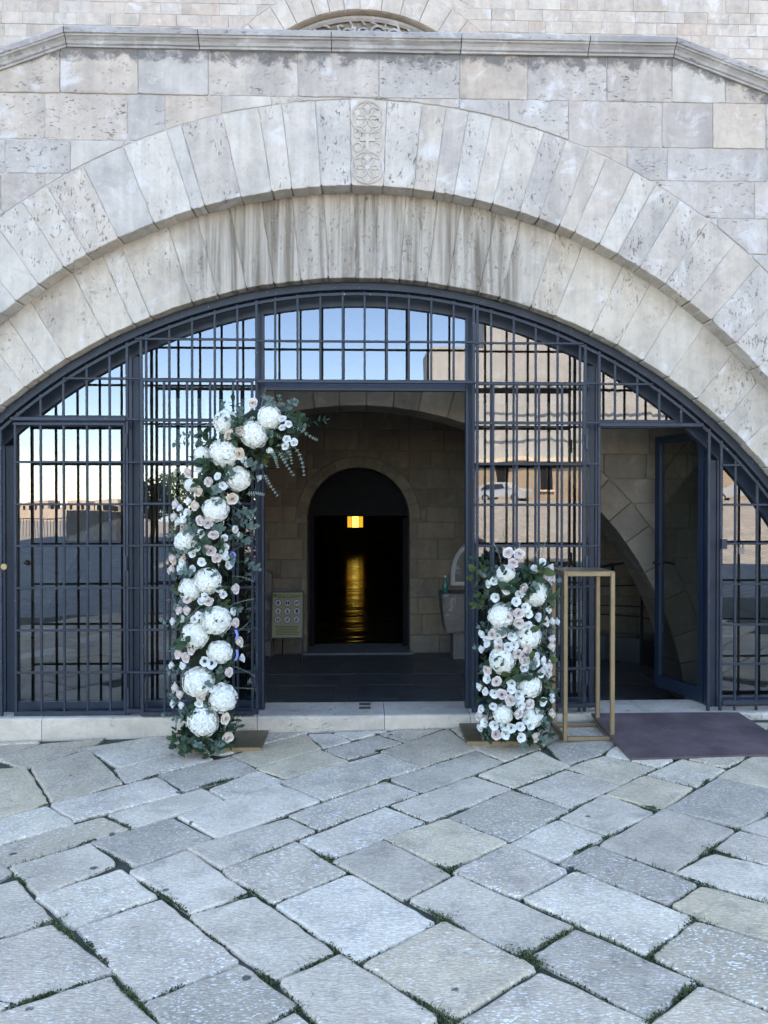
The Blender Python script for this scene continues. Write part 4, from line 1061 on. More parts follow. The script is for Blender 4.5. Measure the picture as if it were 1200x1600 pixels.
board_prism(rect(.17, .865, .83, .875), .0105, .0122).build('print_line', M['ink'], nb)
board_prism([(.08, .90), (.12, .90), (.13, .94), (.10, .96), (.07, .94)], .0105, .0122).build('crest', M['ink'], nb)
cu = bpy.data.curves.new('heading', 'FONT'); cu.body = 'Basilica Cattedrale'; cu.size = .056; cu.align_x = 'CENTER'; cu.align_y = 'CENTER'; cu.extrude = .0006
tmp_ = bpy.data.objects.new('heading_text', cu); COL.objects.link(tmp_)
hm = bpy.data.meshes.new_from_object(tmp_.evaluated_get(bpy.context.evaluated_depsgraph_get())); bpy.data.objects.remove(tmp_)
ho = bpy.data.objects.new('heading', hm); hm.materials.clear(); hm.materials.append(M['ink']); COL.objects.link(ho); ho.location = bp(.55, .918, .0128); ho.rotation_euler = (R(90)-math.atan2(tilt, bh), 0, 0); ho.parent = nb; ho.matrix_parent_inverse = Matrix.Translation(-nb.location)
for u, yo in ((0.0, 0), (1.0, 0)):
    p = Vector(bp(u, 0, .0)); bar((p.x, p.y-.02, FZ), (p.x, p.y, p.z-.01), .016, nb, 'leg', 'black')
p = Vector(bp(.35, .0, -.01)); bar((p.x-.03, p.y+.32, FZ), (p.x, p.y+.02, p.z+.1), .016, nb, 'leg', 'black')

# ------------------------------------------------------------------ gold plinth stand, access ramp
def gframe():
    fl_, fr_ = ground(881.5, 1157), ground(958, 1158); Yf = (fl_.y+fr_.y)/2; x0, x1 = fl_.x, fr_.x
    zt = at(920, 894, Yf).z; dep = x1-x0; t = .028
    g = empty('gold_stand', ((x0+x1)/2, Yf+dep/2, gz(x0))); tag(g, 'tall open gold metal plinth stand beside the short flower column', 'stand')
    Yk = min(Yf+dep, .165); zb = gz((x0+x1)/2)+.002
    for x in (x0, x1):
        for y in (Yf, Yk): bar((x, y, zb), (x, y, zt-.004), t, g, 'leg', 'gold')
    for z, nm in ((zb+t/2, 'bottom_bar'), (zt-t/2, 'top_bar')):
        for y in (Yf, Yk): bar((x0+t/2+.001, y, z), (x1-t/2-.001, y, z), t*.97, g, nm, 'gold')
        for x in (x0, x1): bar((x, Yf+t/2+.001, z), (x, Yk-t/2-.001, z), t*.97, g, nm, 'gold')
    box_part((x0-t/2+.002, Yf-t/2+.002, zt-.002), (x1+t/2-.002, Yk+t/2-.002, zt+.005), 'top_sheet', M['goldtop'], g)
gframe()
rp = empty('access_ramp', (1.9, -.2, 0)); tag(rp, 'dark plum rubber ramp board laid from paving to side door step', 'ramp')
a, b = ground(985, 1183, .02), ground(1260, 1178, .02); yb = .19; tl = at(938, 1119, .185); tr_ = at(1150, 1117, .185)
zf = lambda x: gz(x)+.012
N = 8; V = []
for z_off in (0, -.016):
    for j in range(5):
        for i in range(N+1):
            u = i/N; v = j/4; x = (a.x+(b.x-a.x)*u)*(1-v)+(a.x+(b.x-a.x)*u)*v; y = a.y+(.183-a.y)*v
            z = zf(x)*(1-v)+(KZ+.008)*v+z_off+noise.noise((x*2, y*2, 4))*.002; V.append((x, y, z))
Fs = []; q = 5*(N+1)
for s in (0, q):
    for j in range(4):
        for i in range(N): Fs.append((s+j*(N+1)+i, s+j*(N+1)+i+1, s+(j+1)*(N+1)+i+1, s+(j+1)*(N+1)+i))
per = [i for i in range(N+1)]+[j*(N+1)+N for j in range(1, 5)]+[4*(N+1)+i for i in range(N-1, -1, -1)]+[j*(N+1) for j in range(3, 0, -1)]
for i in range(len(per)): c, d = per[i], per[(i+1) % len(per)]; Fs.append((c, d, q+d, q+c))
link('ramp_board', mesh('ramp_board', V, Fs), rp, M['ramp'])
mb = MB(); mb.box((a.x+.05, -.05, gz(a.x)), (b.x-.05, .15, KZ-.045)); mb.build('support_block', M['dark'], rp)

# ================================================================== FLOWERS
rf = random.Random(11)
def hydrangea_mesh(seed):
    r = random.Random(seed); V, Fs = [], []
    n = 125; ga = math.pi*(3-5**.5)
    for i in range(n):
        zz = 1-2*(i+.5)/n
        if zz < -.55: continue
        rad = math.sqrt(1-zz*zz); th = ga*i+r.uniform(-.2, .2)
        d = Vector((rad*math.cos(th), rad*math.sin(th), zz)); d = (d+Vector((r.uniform(-.1,.1), r.uniform(-.1,.1), r.uniform(-.1,.1)))).normalized()
        c = d*(1+r.uniform(-.09, .06)); a = d.orthogonal().normalized(); b = d.cross(a); ro = r.uniform(0, 6.28); s = r.uniform(.18, .24)
        tl = Vector((r.uniform(-.3,.3), r.uniform(-.3,.3), r.uniform(-.3,.3)))*.4; d2 = (d+tl).normalized(); a = (a-d2*a.dot(d2)).normalized(); b = d2.cross(a)
        for k in range(4):
            t = ro+k*math.pi/2; u = a*math.cos(t)+b*math.sin(t); v = d2.cross(u); m = len(V)
            V += [c-d2*.03, c+u*s*.55+v*s*.42+d2*.035, c+u*s*1.0+d2*.0+v*s*.16, c+u*s*1.0-v*s*.2+d2*.0, c+u*s*.55-v*s*.42+d2*.035]
            Fs += [(m, m+1, m+2), (m, m+2, m+3), (m, m+3, m+4)]
    m = len(V); k = 10       # inner ball that closes the gaps
    for i in range(1, 7):
        for j in range(k): p = math.pi*i/7; t = 2*math.pi*j/k; V.append(Vector((math.sin(p)*math.cos(t), math.sin(p)*math.sin(t), math.cos(p)))*.95)
    for i in range(5):
        for j in range(k): Fs.append((m+i*k+j, m+i*k+(j+1)%k, m+(i+1)*k+(j+1)%k, m+(i+1)*k+j))
    Fs.append(tuple(m+j for j in range(k)))
    return mesh('hydrangea', V, Fs, fix=False)
def rose_mesh(seed, layers=((3,.16,.80,-4),(4,.34,.78,4),(5,.56,.66,20),(5,.80,.44,44)), name='rose'):
    """unit rose facing +z: spiral rings of cupped petals, the outer ones rolled back"""
    r = random.Random(seed); V, Fs = [], []; off = 0
    for li, (n, rad, h, lean) in enumerate(layers):
        off += 1.1
        for k in range(n):
            th = off+2*math.pi*k/n+r.uniform(-.1, .1); wd = math.pi/n*1.35; m = len(V); jr = r.uniform(.86, 1.10); tw = .22; lean_k = lean+r.uniform(-10, 14)*(li > 1)
            for i in range(5):
                u = i/4
                for j in range(5):
                    v = (j-2)/2; a = th+v*wd*(.55+.45*math.sin(.3+u*1.9))
                    rr = rad*jr*(.5+.5*u**.6)+math.sin(R(lean_k))*.32*u**1.7 + v*tw*rad*.55 - .16*abs(v)**1.5*u*(li > 1)
                    z = -.35+(h+.35)*u*(1-.10*v*v) - (.20*max(0, u-.6)*(1.2-abs(v)) if li > 1 else 0)
                    V.append(Vector((rr*math.cos(a), rr*math.sin(a), z)))
            for i in range(4):
                for j in range(4): q = m+i*5+j; Fs.append((q, q+1, q+6, q+5))
    if name == 'rose':       # closed heart of the bloom
        m = len(V); k = 10
        for i in range(1, 5):
            for j in range(k): p = math.pi*.5*i/4; t = 2*math.pi*j/k; V.append(Vector((.66*math.sin(p)*math.cos(t), .66*math.sin(p)*math.sin(t), -.15+.72*math.cos(p))))
        Fs.append(tuple(m+j for j in range(k)))
        for i in range(3):
            for j in range(k): Fs.append((m+i*k+j, m+i*k+(j+1)%k, m+(i+1)*k+(j+1)%k, m+(i+1)*k+j))
    mx = max(math.hypot(v.x, v.y) for v in V); V = [v/mx for v in V]
    m = len(V); V += [Vector((.42*math.cos(2*math.pi*j/8), .42*math.sin(2*math.pi*j/8), -.28)) for j in range(8)]+[Vector((0, 0, -.8))]
    Fs += [(m+j, m+(j+1)%8, m+8) for j in range(8)]
    return mesh(name, V, Fs, True, fix=False)
def liz_mesh(seed): return rose_mesh(seed+40, ((5,.50,.46,18),(5,.74,.34,46)), 'lisianthus')
def button_mesh(r=.15, h=.22, n=8):
    V = [Vector((r*math.cos(2*math.pi*j/n), r*math.sin(2*math.pi*j/n), .0)) for j in range(n)]+[Vector((r*.7*math.cos(2*math.pi*j/n), r*.7*math.sin(2*math.pi*j/n), h)) for j in range(n)]
    return mesh('flower_centre', V, [(j, (j+1)%n, n+(j+1)%n, n+j) for j in range(n)]+[tuple(range(n, 2*n))], True)
def leaf(V, Fs, base, d, nrm, L, W, curl=.15, fold=.12, n=4):
    s = d.cross(nrm).normalized(); m = len(V)
    for i in range(n+1):
        u = i/n; w_ = W*math.sin(math.pi*min(.97, u*.93+.05))**.8; c = base+d*L*u-nrm*curl*L*u*u
        V += [c-s*w_+nrm*fold*w_, c, c+s*w_+nrm*fold*w_]
    for i in range(n):
        q = m+i*3; Fs += [(q, q+1, q+4, q+3), (q+1, q+2, q+5, q+4)]
def sprig_mesh(kind, seed):
    r = random.Random(seed); V, Fs = [], []; mb = MB(); pts = []
    L = {'euc': .20, 'ruscus': .17, 'fine': .26, 'broad': .16}[kind]; n = {'euc': 6, 'ruscus': 5, 'fine': 13, 'broad': 3}[kind]
    bend = r.uniform(.1, .35); br = r.uniform(0, 6.28); bd_ = Vector((math.cos(br), math.sin(br), 0))
    for i in range(7): u = i/6; pts.append(Vector((0, 0, L*u))+bd_*bend*L*u*u)
    mb.tube(pts, .0028, 4, r1=.0012); V, Fs = mb.v, mb.f
    for i in range(n):
        u = .15+.85*i/(n-1); k = u*6; a = int(min(5, k)); p = pts[a].lerp(pts[a+1], k-a); ax = (pts[a+1]-pts[a]).normalized()
        for sgn in (-1, 1):
            ang = i*1.57+r.uniform(-.4, .4); side = (ax.orthogonal().normalized()*math.cos(ang)+ax.cross(ax.orthogonal().normalized())*math.sin(ang))*sgn
            d = (side*r.uniform(.7, 1)+ax*r.uniform(.2, .8)).normalized(); nr = (ax-d*ax.dot(d)).normalized()
            l, w_ = {'euc': (.045, .019), 'ruscus': (.07, .017), 'fine': (.018, .0042), 'broad': (.10, .034)}[kind]
            f = r.uniform(.75, 1.2); leaf(V, Fs, p, d, nr, l*f, w_*f, r.uniform(-.1, .4), .15, 3 if kind == 'fine' else 4)
    if kind != 'fine': leaf(V, Fs, pts[-1], (pts[-1]-pts[-2]).normalized(), bd_, {'euc': .04, 'ruscus': .07, 'broad': .10}[kind], {'euc': .016, 'ruscus': .016, 'broad': .03}[kind])
    return mesh(kind+'_sprig', V, Fs, True, fix=False)
def with_mat(me, m): c = me.copy(); c.materials.clear(); c.materials.append(M[m]); return c
HY = [with_mat(hydrangea_mesh(i), 'hyd') for i in range(4)]
RO = [rose_mesh(i) for i in range(3)]
ROB = [with_mat(m, 'blush') for m in RO]; ROP = [with_mat(m, 'peach') for m in RO]; ROW = [with_mat(m, 'white') for m in RO]
LZ_ = [with_mat(liz_mesh(i), 'white') for i in range(3)]
CEN = with_mat(button_mesh(), 'centre'); CEND = with_mat(button_mesh(.22, .2), 'black')
SP = {'euc': [with_mat(sprig_mesh('euc', i), 'leafg') for i in range(4)], 'ruscus': [with_mat(sprig_mesh('ruscus', i), 'leafd') for i in range(4)],
      'fine': [with_mat(sprig_mesh('fine', i), 'leafp') for i in range(4)], 'broad': [with_mat(sprig_mesh('broad', i), 'leafd') for i in range(2)]+[with_mat(sprig_mesh('broad', 7), 'leafo')]}
def place(name, me, parent, p, d, s, roll=None):
    o = bpy.data.objects.new(name, me); COL.objects.link(o); o.parent = parent; o.matrix_parent_inverse = Matrix.Translation(-parent.location)
    d = Vector(d).normalized(); q = d.to_track_quat('Z', 'Y')
    o.rotation_mode = 'QUATERNION'; o.rotation_quaternion = q @ Matrix.Rotation(rf.uniform(0, 6.28) if roll is None else roll, 3, 'Z').to_quaternion()
    o.location = p; o.scale = (s, s, s*rf.uniform(.92, 1.05)); return o
class Column:
    def __init__(s, label, axis, halfw, Y, rad, base):
        s.ax = axis; s.hw = halfw; s.Y = Y; s.rad = rad
        g = ground(*base); s.root = empty('flower_column', (g.x, Y, g.z)); tag(s.root, label, 'flowers', 'broken floral arch beside the doorway')
        s.W = [at(px, py, Y) for px, py in axis]
        MB().tube([Vector(p) for p in s.W], rad*.50, 10).build('floral_foam', M['foam'], s.root)
        MB().tube([Vector((s.W[0].x, Y, g.z+.005))]+[Vector(p) for p in s.W], .014, 8).build('frame_pole', M['gold'], s.root)
    def near(s, px, py):
        best = None
        for (x0, y0), (x1, y1) in zip(s.ax[:-1], s.ax[1:]):
            dx, dy = x1-x0, y1-y0; t = max(0, min(1, ((px-x0)*dx+(py-y0)*dy)/(dx*dx+dy*dy))); cx, cy = x0+dx*t, y0+dy*t
            d = math.hypot(px-cx, py-cy)
            if best is None or d < best[0]: best = (d, px-cx, py-cy)
        return best
    def surf(s, px, py, k=1.0):
        d, ox, oy = s.near(px, py); t = min(1, d/s.hw); dep = math.sqrt(1-t*t)
        Y = s.Y-s.rad*dep*k; n = Vector((ox/s.hw, -max(.25, dep), -oy/s.hw)).normalized(); return at(px, py, Y), n
    def flower(s, kind, px, py, rpx):
        p, n = s.surf(px, py); mpp = (p.y-CAM.y)/F; n = (n+Vector((rf.uniform(-.22, .22), 0, rf.uniform(-.1, .25)))).normalized()
        if kind == 'H': p2 = p-n*rpx*mpp*.45; o = place('hydrangea', rf.choice(HY), s.root, p2, n, rpx*mpp*rf.uniform(.96, 1.05)); o.scale.x *= rf.uniform(.88, 1.06); return o
        if kind == 'L' or kind == 'A':
            o = place('lisianthus' if kind == 'L' else 'anemone', rf.choice(LZ_), s.root, p+n*.012, n, rpx*mpp*1.12)
            c = bpy.data.objects.new('flower_centre', CEN if kind == 'L' else CEND); COL.objects.link(c); c.parent = o; c.location = (0, 0, -.12); c.scale = (.9 if kind == 'L' else 1.4,)*2+(1.2,); return o
        o = place('rose', rf.choice({'R': ROB, 'P': ROP, 'W': ROW}[kind]), s.root, p+n*.008, (n+Vector((rf.uniform(-.3, .3), 0, rf.uniform(-.3, .3)))).normalized(), rpx*mpp*1.15); o.scale.x *= rf.uniform(.82, 1.0); return o
    def greenery(s, n, weights, back=.25, zlo=0.0):
        tot = 0
        while tot < n:
            i = rf.uniform(0, 1); ln = [(Vector(b)-Vector(a)).length for a, b in zip(s.W[:-1], s.W[1:])]; t = i*sum(ln)
            for k, l in enumerate(ln):
                if t <= l: break
                t -= l
            c = s.W[k].lerp(s.W[k+1], t/ln[k]); ax = (s.W[k+1]-s.W[k]).normalized()
            th = rf.uniform(0, 6.28); e1 = Vector((0, -1, 0)); e2 = ax.cross(e1).normalized()
            if math.cos(th) < -.2 and rf.random() > back: continue
            d = e1*math.cos(th)+e2*math.sin(th); kind = rf.choices(list(weights), list(weights.values()))[0]
            p = c+d*s.rad*rf.uniform(.35, .62); dd = (d*1.0+ax*rf.uniform(-.5, .9)+Vector((0, 0, rf.uniform(-.3, .4)))+e2*rf.uniform(-.7, .7)).normalized()
            if p.z < gz(p.x)+.06: continue
            place({'euc': 'eucalyptus_sprig', 'ruscus': 'ruscus_sprig', 'fine': 'fine_leaf_sprig', 'broad': 'broad_leaf_sprig'}[kind], rf.choice(SP[kind]), s.root, p, dd, rf.uniform(.5, .85)*(1 if kind != 'fine' else .8)); tot += 1
    def trail(s, pts, n=8):
        """a thin trailing stem of paired pale leaves through image points"""
        W = [at(px, py, Y) for px, py, Y in pts]; P_ = []
        for i in range(len(W)-1):
            for j in range(5): P_.append(W[i].lerp(W[i+1], j/5))
        P_.append(W[-1]); mb = MB().tube(P_, .0022, 4, r1=.001); V, Fs = mb.v, mb.f
        for i in range(n):
            k = (.12+.88*i/(n-1))*(len(P_)-1.001); a = int(k); p = P_[a].lerp(P_[a+1], k-a); ax = (P_[a+1]-P_[a]).normalized(); sd = ax.cross(Vector((0, -1, 0))).normalized()
            for q in (-1, 1): leaf(V, Fs, p, (sd*q+ax*.35+Vector((0, rf.uniform(-.5, .5), 0))).normalized(), Vector((0, -1, .2)).normalized(), .0145*(1.15-.5*i/n), .0028, .1, .1, 3)
        link('trailing_sprig', mesh('trailing_sprig', V, Fs, True, fix=False), s.root, M['leafp'])
def z1(x, y): return 250+x/4.615, 600+y/4.617
def z2(x, y): return 250+x/4.615, 900+y/4.617
def z3(x, y): return 700+x/4, 840+y/4
AX1 = [(322,1160),(321,1080),(320,1000),(318,920),(317,850),(328,780),(345,725),(368,685),(400,662),(440,664),(462,684)]
c1 = Column('tall curved column of white hydrangeas, roses and eucalyptus left of the doorway', AX1, 56, -.19, .19, (322, 1166))
for q, x, y, r in ((z1,455,250,19),(z1,785,225,19),(z1,680,375,21),(z1,440,490,23),(z1,580,685,19),(z1,400,910,20),(z1,155,1130,20),(z1,285,500,13),(z1,210,720,11),
                   (z2,350,40,21),(z2,190,100,17),(z2,400,315,21),(z2,230,430,20),(z2,440,555,20),(z2,255,770,22),(z2,462,892,21),(z2,305,1058,24)): c1.flower('H', *q(x, y), r)
for x, y in ((505,375),(585,350),(578,505),(288,775),(515,825),(265,880)): c1.flower('P', *z1(x, y), 9)
for x, y in ((672,148),(215,640),(362,705),(125,870),(115,960),(300,985),(345,1005),(383,1095),(337,1185),(368,1205),(405,1255),(103,1255),(95,1345)): c1.flower('R', *z1(x, y), 8.3)
for x, y in ((885,255),(928,295),(880,320),(915,395),(905,445),(970,420),(795,468),(625,575),(598,545),(290,620),(420,670),(215,845),(155,900),(140,1000),(460,1110),(470,1175),(555,1090),(530,1045),(467,1255),(245,1330),(705,670)): c1.flower('W', *z1(x, y), 6.2)
for x, y in ((450,732),(210,930),(185,980),(305,1080),(275,1175),(245,1225),(450,1220),(175,1285),(160,1330),(300,1285),(480,1310)): c1.flower('L', *z1(x, y), 7.3)
for x, y in ((210,170),(150,245),(205,245),(350,185),(530,90),(240,530),(200,585),(145,560),(530,340),(155,850),(485,695),(120,805)): c1.flower('R', *z2(x, y), 8.3)
for x, y in ((305,870),(465,1025),(485,1155),(560,475)): c1.flower('P', *z2(x, y), 8.8)
for x, y in ((425,95),(450,130),(300,180),(255,310),(175,315),(105,325),(515,260),(580,595),(95,645),(175,645),(105,920),(165,930),(285,915)): c1.flower('W', *z2(x, y), 6.6)
for x, y in ((330,150),(290,285),(378,805),(438,790)): c1.flower('L', *z2(x, y), 6.8)
for x, y in ((325,612),(372,628)): c1.flower('A', *z2(x, y), 8.5)
c1.greenery(270, {'euc': 5, 'ruscus': 4, 'fine': 1.6, 'broad': 1.8})
for x, y, dx, dy in ((595,520,.3,.4),(560,1010,.9,-.2),(520,950,.8,-.5),(385,770,.6,-.8),(500,1080,.9,.4),(590,1280,.9,.2),(330,350,-.8,.3),(300,420,-.9,.1)):
    p, n = c1.surf(*z1(x, y), .8); place('eucalyptus_sprig', rf.choice(SP['euc']), c1.root, p, Vector((dx, -.5, -dy)), .8)
for y in (760, 830, 900, 945, 990, 1040, 1075):
    p, n = c1.surf(362, y, .6); place('fine_leaf_sprig', rf.choice(SP['fine']), c1.root, p, Vector((1, -.2, rf.uniform(-.3, .5))), .6)
for pts in (((452,664,-.32),(470,672,-.36),(486,683,-.38),(495,687,-.38)), ((455,690,-.33),(467,708,-.36),(473,725,-.37),(475,742,-.37)), ((435,705,-.33),(445,722,-.35),(458,742,-.36)),
            ((412,740,-.34),(420,755,-.35),(433,774,-.36)), ((445,680,-.32),(452,705,-.34),(456,724,-.34)), ((430,640,-.28),(437,630,-.30),(445,632,-.30)), ((385,772,-.33),(400,770,-.35),(412,773,-.35)), ((380,790,-.33),(387,803,-.34),(393,815,-.34)), ((425,705,-.33),(430,716,-.33),(434,730,-.33)), ((440,655,-.30),(452,648,-.32),(458,652,-.32))): c1.trail(pts)
AX2 = [(808,1152),(808,1080),(808,1000),(807,930),(806,890)]
c2 = Column('short column of white hydrangeas and blush roses right of the doorway', AX2, 60, -.22, .20, (808, 1160))
for x, y, r in ((360,225,15),(565,350,18),(325,490,20),(520,620,20),(335,775,21),(520,925,20),(345,1105,15),(550,1120,17)): c2.flower('H', *z3(x, y), r)
for x, y in ((380,100),(440,107),(408,165),(372,325),(465,320),(435,472),(443,530),(378,490),(285,605),(340,590),(600,525),(605,240),(638,262),(625,195),(638,630),(635,680),(325,680),(485,705),(438,728),(470,765),(620,800),(615,850),(255,825),(310,900),(338,980),(385,1018),(500,1032),(435,1100),(208,1115),(305,1230)): c2.flower('R', *z3(x, y), 8.8)
for x, y in ((540,1240),(635,1100)): c2.flower('P', *z3(x, y), 8.5)
for x, y in ((445,352),(535,195),(580,157),(262,290),(295,270),(495,548),(620,450),(672,527),(640,525),(220,600),(250,630),(220,695),(255,665),(205,930),(245,965),(640,985),(640,1010),(285,1050),(218,1070),(210,1185),(545,740),(585,765)): c2.flower('W', *z3(x, y), 6.8)
for x, y in ((305,375),(425,400),(480,435),(495,475),(550,495),(398,615),(320,652),(375,685),(410,672),(540,780),(590,820),(570,840),(470,810),(255,885),(400,915),(395,945),(295,970),(440,975),(440,1010),(450,1045),(580,1018),(240,1155),(295,1170),(360,1175),(395,1187),(450,1180),(510,1170),(365,1225),(455,1248),(490,1130)): c2.flower('L', *z3(x, y), 8)
c2.greenery(215, {'euc': 4, 'ruscus': 4, 'fine': 1.2, 'broad': 2})
for x, y, dx, dy in ((260,205,-1,-.2),(250,250,-1,.1),(270,170,-.8,-.6),(290,300,-1,.3),(270,370,-.9,.3),(480,230,.3,-.3),(400,250,-.2,-.2)):
    p, n = c2.surf(*z3(x, y), .8); place('broad_leaf_sprig', rf.choice(SP['broad']), c2.root, p, Vector((dx, -.25, -dy)), .62)
for x, y in ((440,140),(520,150),(580,130),(330,150)):
    p, n = c2.surf(*z3(x, y), .3); place('fine_leaf_sprig', rf.choice(SP['fine']), c2.root, p, Vector((rf.uniform(-.3, .5), -.3, 1)), .55)
# leaves fanned out on the paving round both feet
def skirt(col, cx, cy, n):
    g = ground(cx, cy)
    for i in range(n):
        th = rf.uniform(0, 6.28); d = Vector((math.cos(th), math.sin(th), rf.uniform(.05, .6))); p = Vector((g.x+.08*math.cos(th), col.Y+.02+.08*math.sin(th)-.02, gz(g.x)+rf.uniform(.04, .10)))
        kind = rf.choice(('ruscus', 'broad', 'ruscus', 'broad', 'euc')); me = rf.choice(SP[kind][:2]); place({'euc': 'eucalyptus_sprig', 'ruscus': 'ruscus_sprig', 'broad': 'broad_leaf_sprig'}[kind], me, col.root, p, d, rf.uniform(.5, .8))
skirt(c1, 322, 1165, 34); skirt(c2, 808, 1160, 24)
def ribbon(pts):
    mb = MB(); 
    for (a, b) in zip(pts[:-1], pts[1:]):
        n = len(mb.v); w_ = Vector((.007, .004, 0)); h = Vector((0, .001, 0)); mb.v += [a-w_, a+w_, b+w_, b-w_, a-w_+h, a+w_+h, b+w_+h, b-w_+h]
        mb.f += [(n,n+1,n+2,n+3),(n+4,n+7,n+6,n+5),(n,n+4,n+5,n+1),(n+2,n+6,n+7,n+3),(n+1,n+5,n+6,n+2),(n,n+3,n+7,n+4)]
    mb.build('ribbon', M['ribbon'], c1.root)
ribbon([at(x, y, -.30) for x, y in ((359,868),(363,862),(367,866),(366,876),(363,886))]); ribbon([at(x, y, -.30) for x, y in ((368,984),(371,992),(369,1000))]); ribbon([at(x, y, -.30) for x, y in ((370,1015),(371,1024),(368,1032))])
def base_plate(label, pts, col):
    W = [ground(*p, .004) for p in pts]; cx = sum(p.x for p in W)/4; g = gz(cx)
    x0 = (W[0].x+W[3].x)/2; x1 = (W[1].x+W[2].x)/2; y1 = (W[0].y+W[1].y)/2; y0 = (W[2].y+W[3].y)/2
    mb = MB().box((x0, y0, gz(x0)+.004), (x1, min(y1, .17), gz(x1)+.022)); mb.build('base_plate', M['plate'], col.root)
    mb = MB().box((x0-.002, y0-.008, gz(x0)+.004), (x1+.002, y0-.001, gz(x1)+.020)); mb.build('plate_edge', M['gold'], col.root)
base_plate('', [(318,1142),(418,1142),(411,1173),(311,1173)], c1); base_plate('', [(718,1133),(812,1133),(819,1163),(727,1163)], c2)

# ================================================================== JOINT WEEDS
rg_ = random.Random(5)
V, Fs = [], []; V2, F2 = [], []
def blade(p, h, lean, w_=.0022):
    th = rg_.uniform(0, 6.28); d = Vector((math.cos(th), math.sin(th), 0)); s = Vector((-d.y, d.x, 0))*w_; m = len(V)
    V.extend([p-s, p+s, p+d*h*lean*.4+Vector((0,0,h*.6))+s*.7, p+d*h*lean*.4+Vector((0,0,h*.6))-s*.7, p+d*h*lean+Vector((0,0,h))]); Fs.extend([(m,m+1,m+2,m+3),(m+3,m+2,m+4)])
def weed(p, s):
    th = rg_.uniform(0, 6.28); el = rg_.uniform(.1, 1.2); d = Vector((math.cos(th)*math.cos(el), math.sin(th)*math.cos(el), math.sin(el))); sd = d.cross(Vector((0,0,1))).normalized()*s*.38; m = len(V2)
    V2.extend([p, p+d*s*.5+sd, p+d*s, p+d*s*.5-sd]); F2.append((m, m+1, m+2, m+3))
def inv(p): q = proj(p); return q is not None and -60 < q[0] < 1260 and 1120 < q[1] < 1660
for a, b in EDGES:
    L = (b-a).length; n = int(L/.0022)
    for i in range(n):
        p = a.lerp(b, rg_.random()); q = Vector((p.x, p.y, gz(p.x)))
        f = noise.noise((p.x*2.3, p.y*2.3, 1.7))+.5*noise.noise((p.x*7, p.y*7, 4))
        if f < -.16 or rg_.random() > min(1, .25+(f+.16)*1.6) or p.y > .17: continue
        q += Vector((rg_.gauss(0, .0045), rg_.gauss(0, .0045), -.011)); weed(q, rg_.uniform(.005, .011))
        if rg_.random() < .10 and f > .25: blade(q, rg_.uniform(.01, .028), rg_.uniform(.3, 1.2))
TUFT = [(85,1365,1.2),(36,1372,1.3),(30,1378,1.2),(78,1440,1.5),(88,1452,1.6),(98,1462,1.3),(112,1466,.9),(250,1396,1.4),(262,1402,1.2),(275,1412,1.3),(285,1420,.9),(140,1475,.8),(163,1500,.9),(195,1545,1.2),(202,1560,1.3),(212,1572,1.2),(40,1562,1.2),(55,1556,1),(75,1550,.7),(125,1540,.7),
        (128,1163,1.3),(122,1166,.9),(102,1174,.6),(335,1221,1.4),(345,1219,1.2),(322,1226,1),(165,1284,1),(193,1290,1.2),(135,1314,1),(238,1210,1),(165,1204,1),(70,1256,.7),(490,1500,1.6),(497,1503,1.4),(525,1482,1.4),(530,1478,1.2),(560,1504,1.4),(550,1500,1),(548,1496,1),(440,1480,.8),(680,1432,1.5),(688,1438,1.6),(698,1443,1.3),(712,1450,.9),
        (820,1497,1.7),(826,1494,1.6),(815,1490,1.2),(698,1354,1.5),(705,1357,1.4),(868,1462,1.4),(876,1456,1.2),(1083,1436,1.5),(1095,1436,1.3),(1108,1441,1.1),(1106,1325,1.6),(1112,1327,1.4),(1125,1332,1),(892,1310,1.1),(880,1318,.9),(950,1306,1.2),(1018,1266,1.3),(1025,1264,1.2),(1065,1230,.9),(685,1588,1.6),(692,1583,1.3),(650,1560,1.1),(662,1572,1.2),(706,1590,1.4),(1075,1543,1.2),(1065,1550,1),(1021,1588,1.3),(1028,1484,1.2),(1020,1490,1),(1030,1476,1.2),
        (590,1172,1),(588,1146,.9),(945,1177,1),(1062,1185,1),(1170,1182,1.1),(1100,1220,1),(520,1341,1.4),(515,1344,1.3),(470,1557,1.3),(465,1575,1.4),(415,1530,1.2),(425,1525,1.3),(612,1311,.9),(600,1218,1.1),(560,1158,.7),(1150,1295,1.2),(1185,1265,1.1),(900,1361,.8),(790,1192,.7),(270,1535,.6),(380,1400,.8),(395,1395,.8)]
for px, py, s in TUFT:
    c = ground(px, py); best = None
    for a, b in EDGES:
        d = b-a; u = max(0, min(1, (c.xy-a).dot(d)/d.length_squared)); q = a+d*u; k = (q-c.xy).length
        if best is None or k < best[0]: best = (k, q, d.normalized())
    if best[0] > .12: continue
    c.x, c.y = best[1]; dr = best[2]; pr = Vector((-dr.y, dr.x))
    def near_joint(a, b): v = dr*rg_.gauss(0, a)+pr*rg_.gauss(0, b); return c+Vector((v.x, v.y, 0))
    for i in range(int(20*s)):
        q = near_joint(.026*s, .005*s); q.z = gz(q.x)-.010
        if q.y < .17: blade(q, rg_.uniform(.008, .019)*s, rg_.uniform(.4, 1.8), .0014)
    for i in range(int(95*s)):
        q = near_joint(.028*s, .006*s); q.z = gz(q.x)-.008+abs(rg_.gauss(0, .003))
        if q.y < .17: weed(q, rg_.uniform(.005, .011))
tag(link('grass', mesh('grass', V, Fs, fix=False), None, M['grass']), 'small grass tufts growing in the paving joints', 'grass', kind='stuff')
tag(link('weeds', mesh('weeds', V2, F2, fix=False), None, M['moss']), 'low green weeds filling the paving joints', 'weeds', kind='stuff')

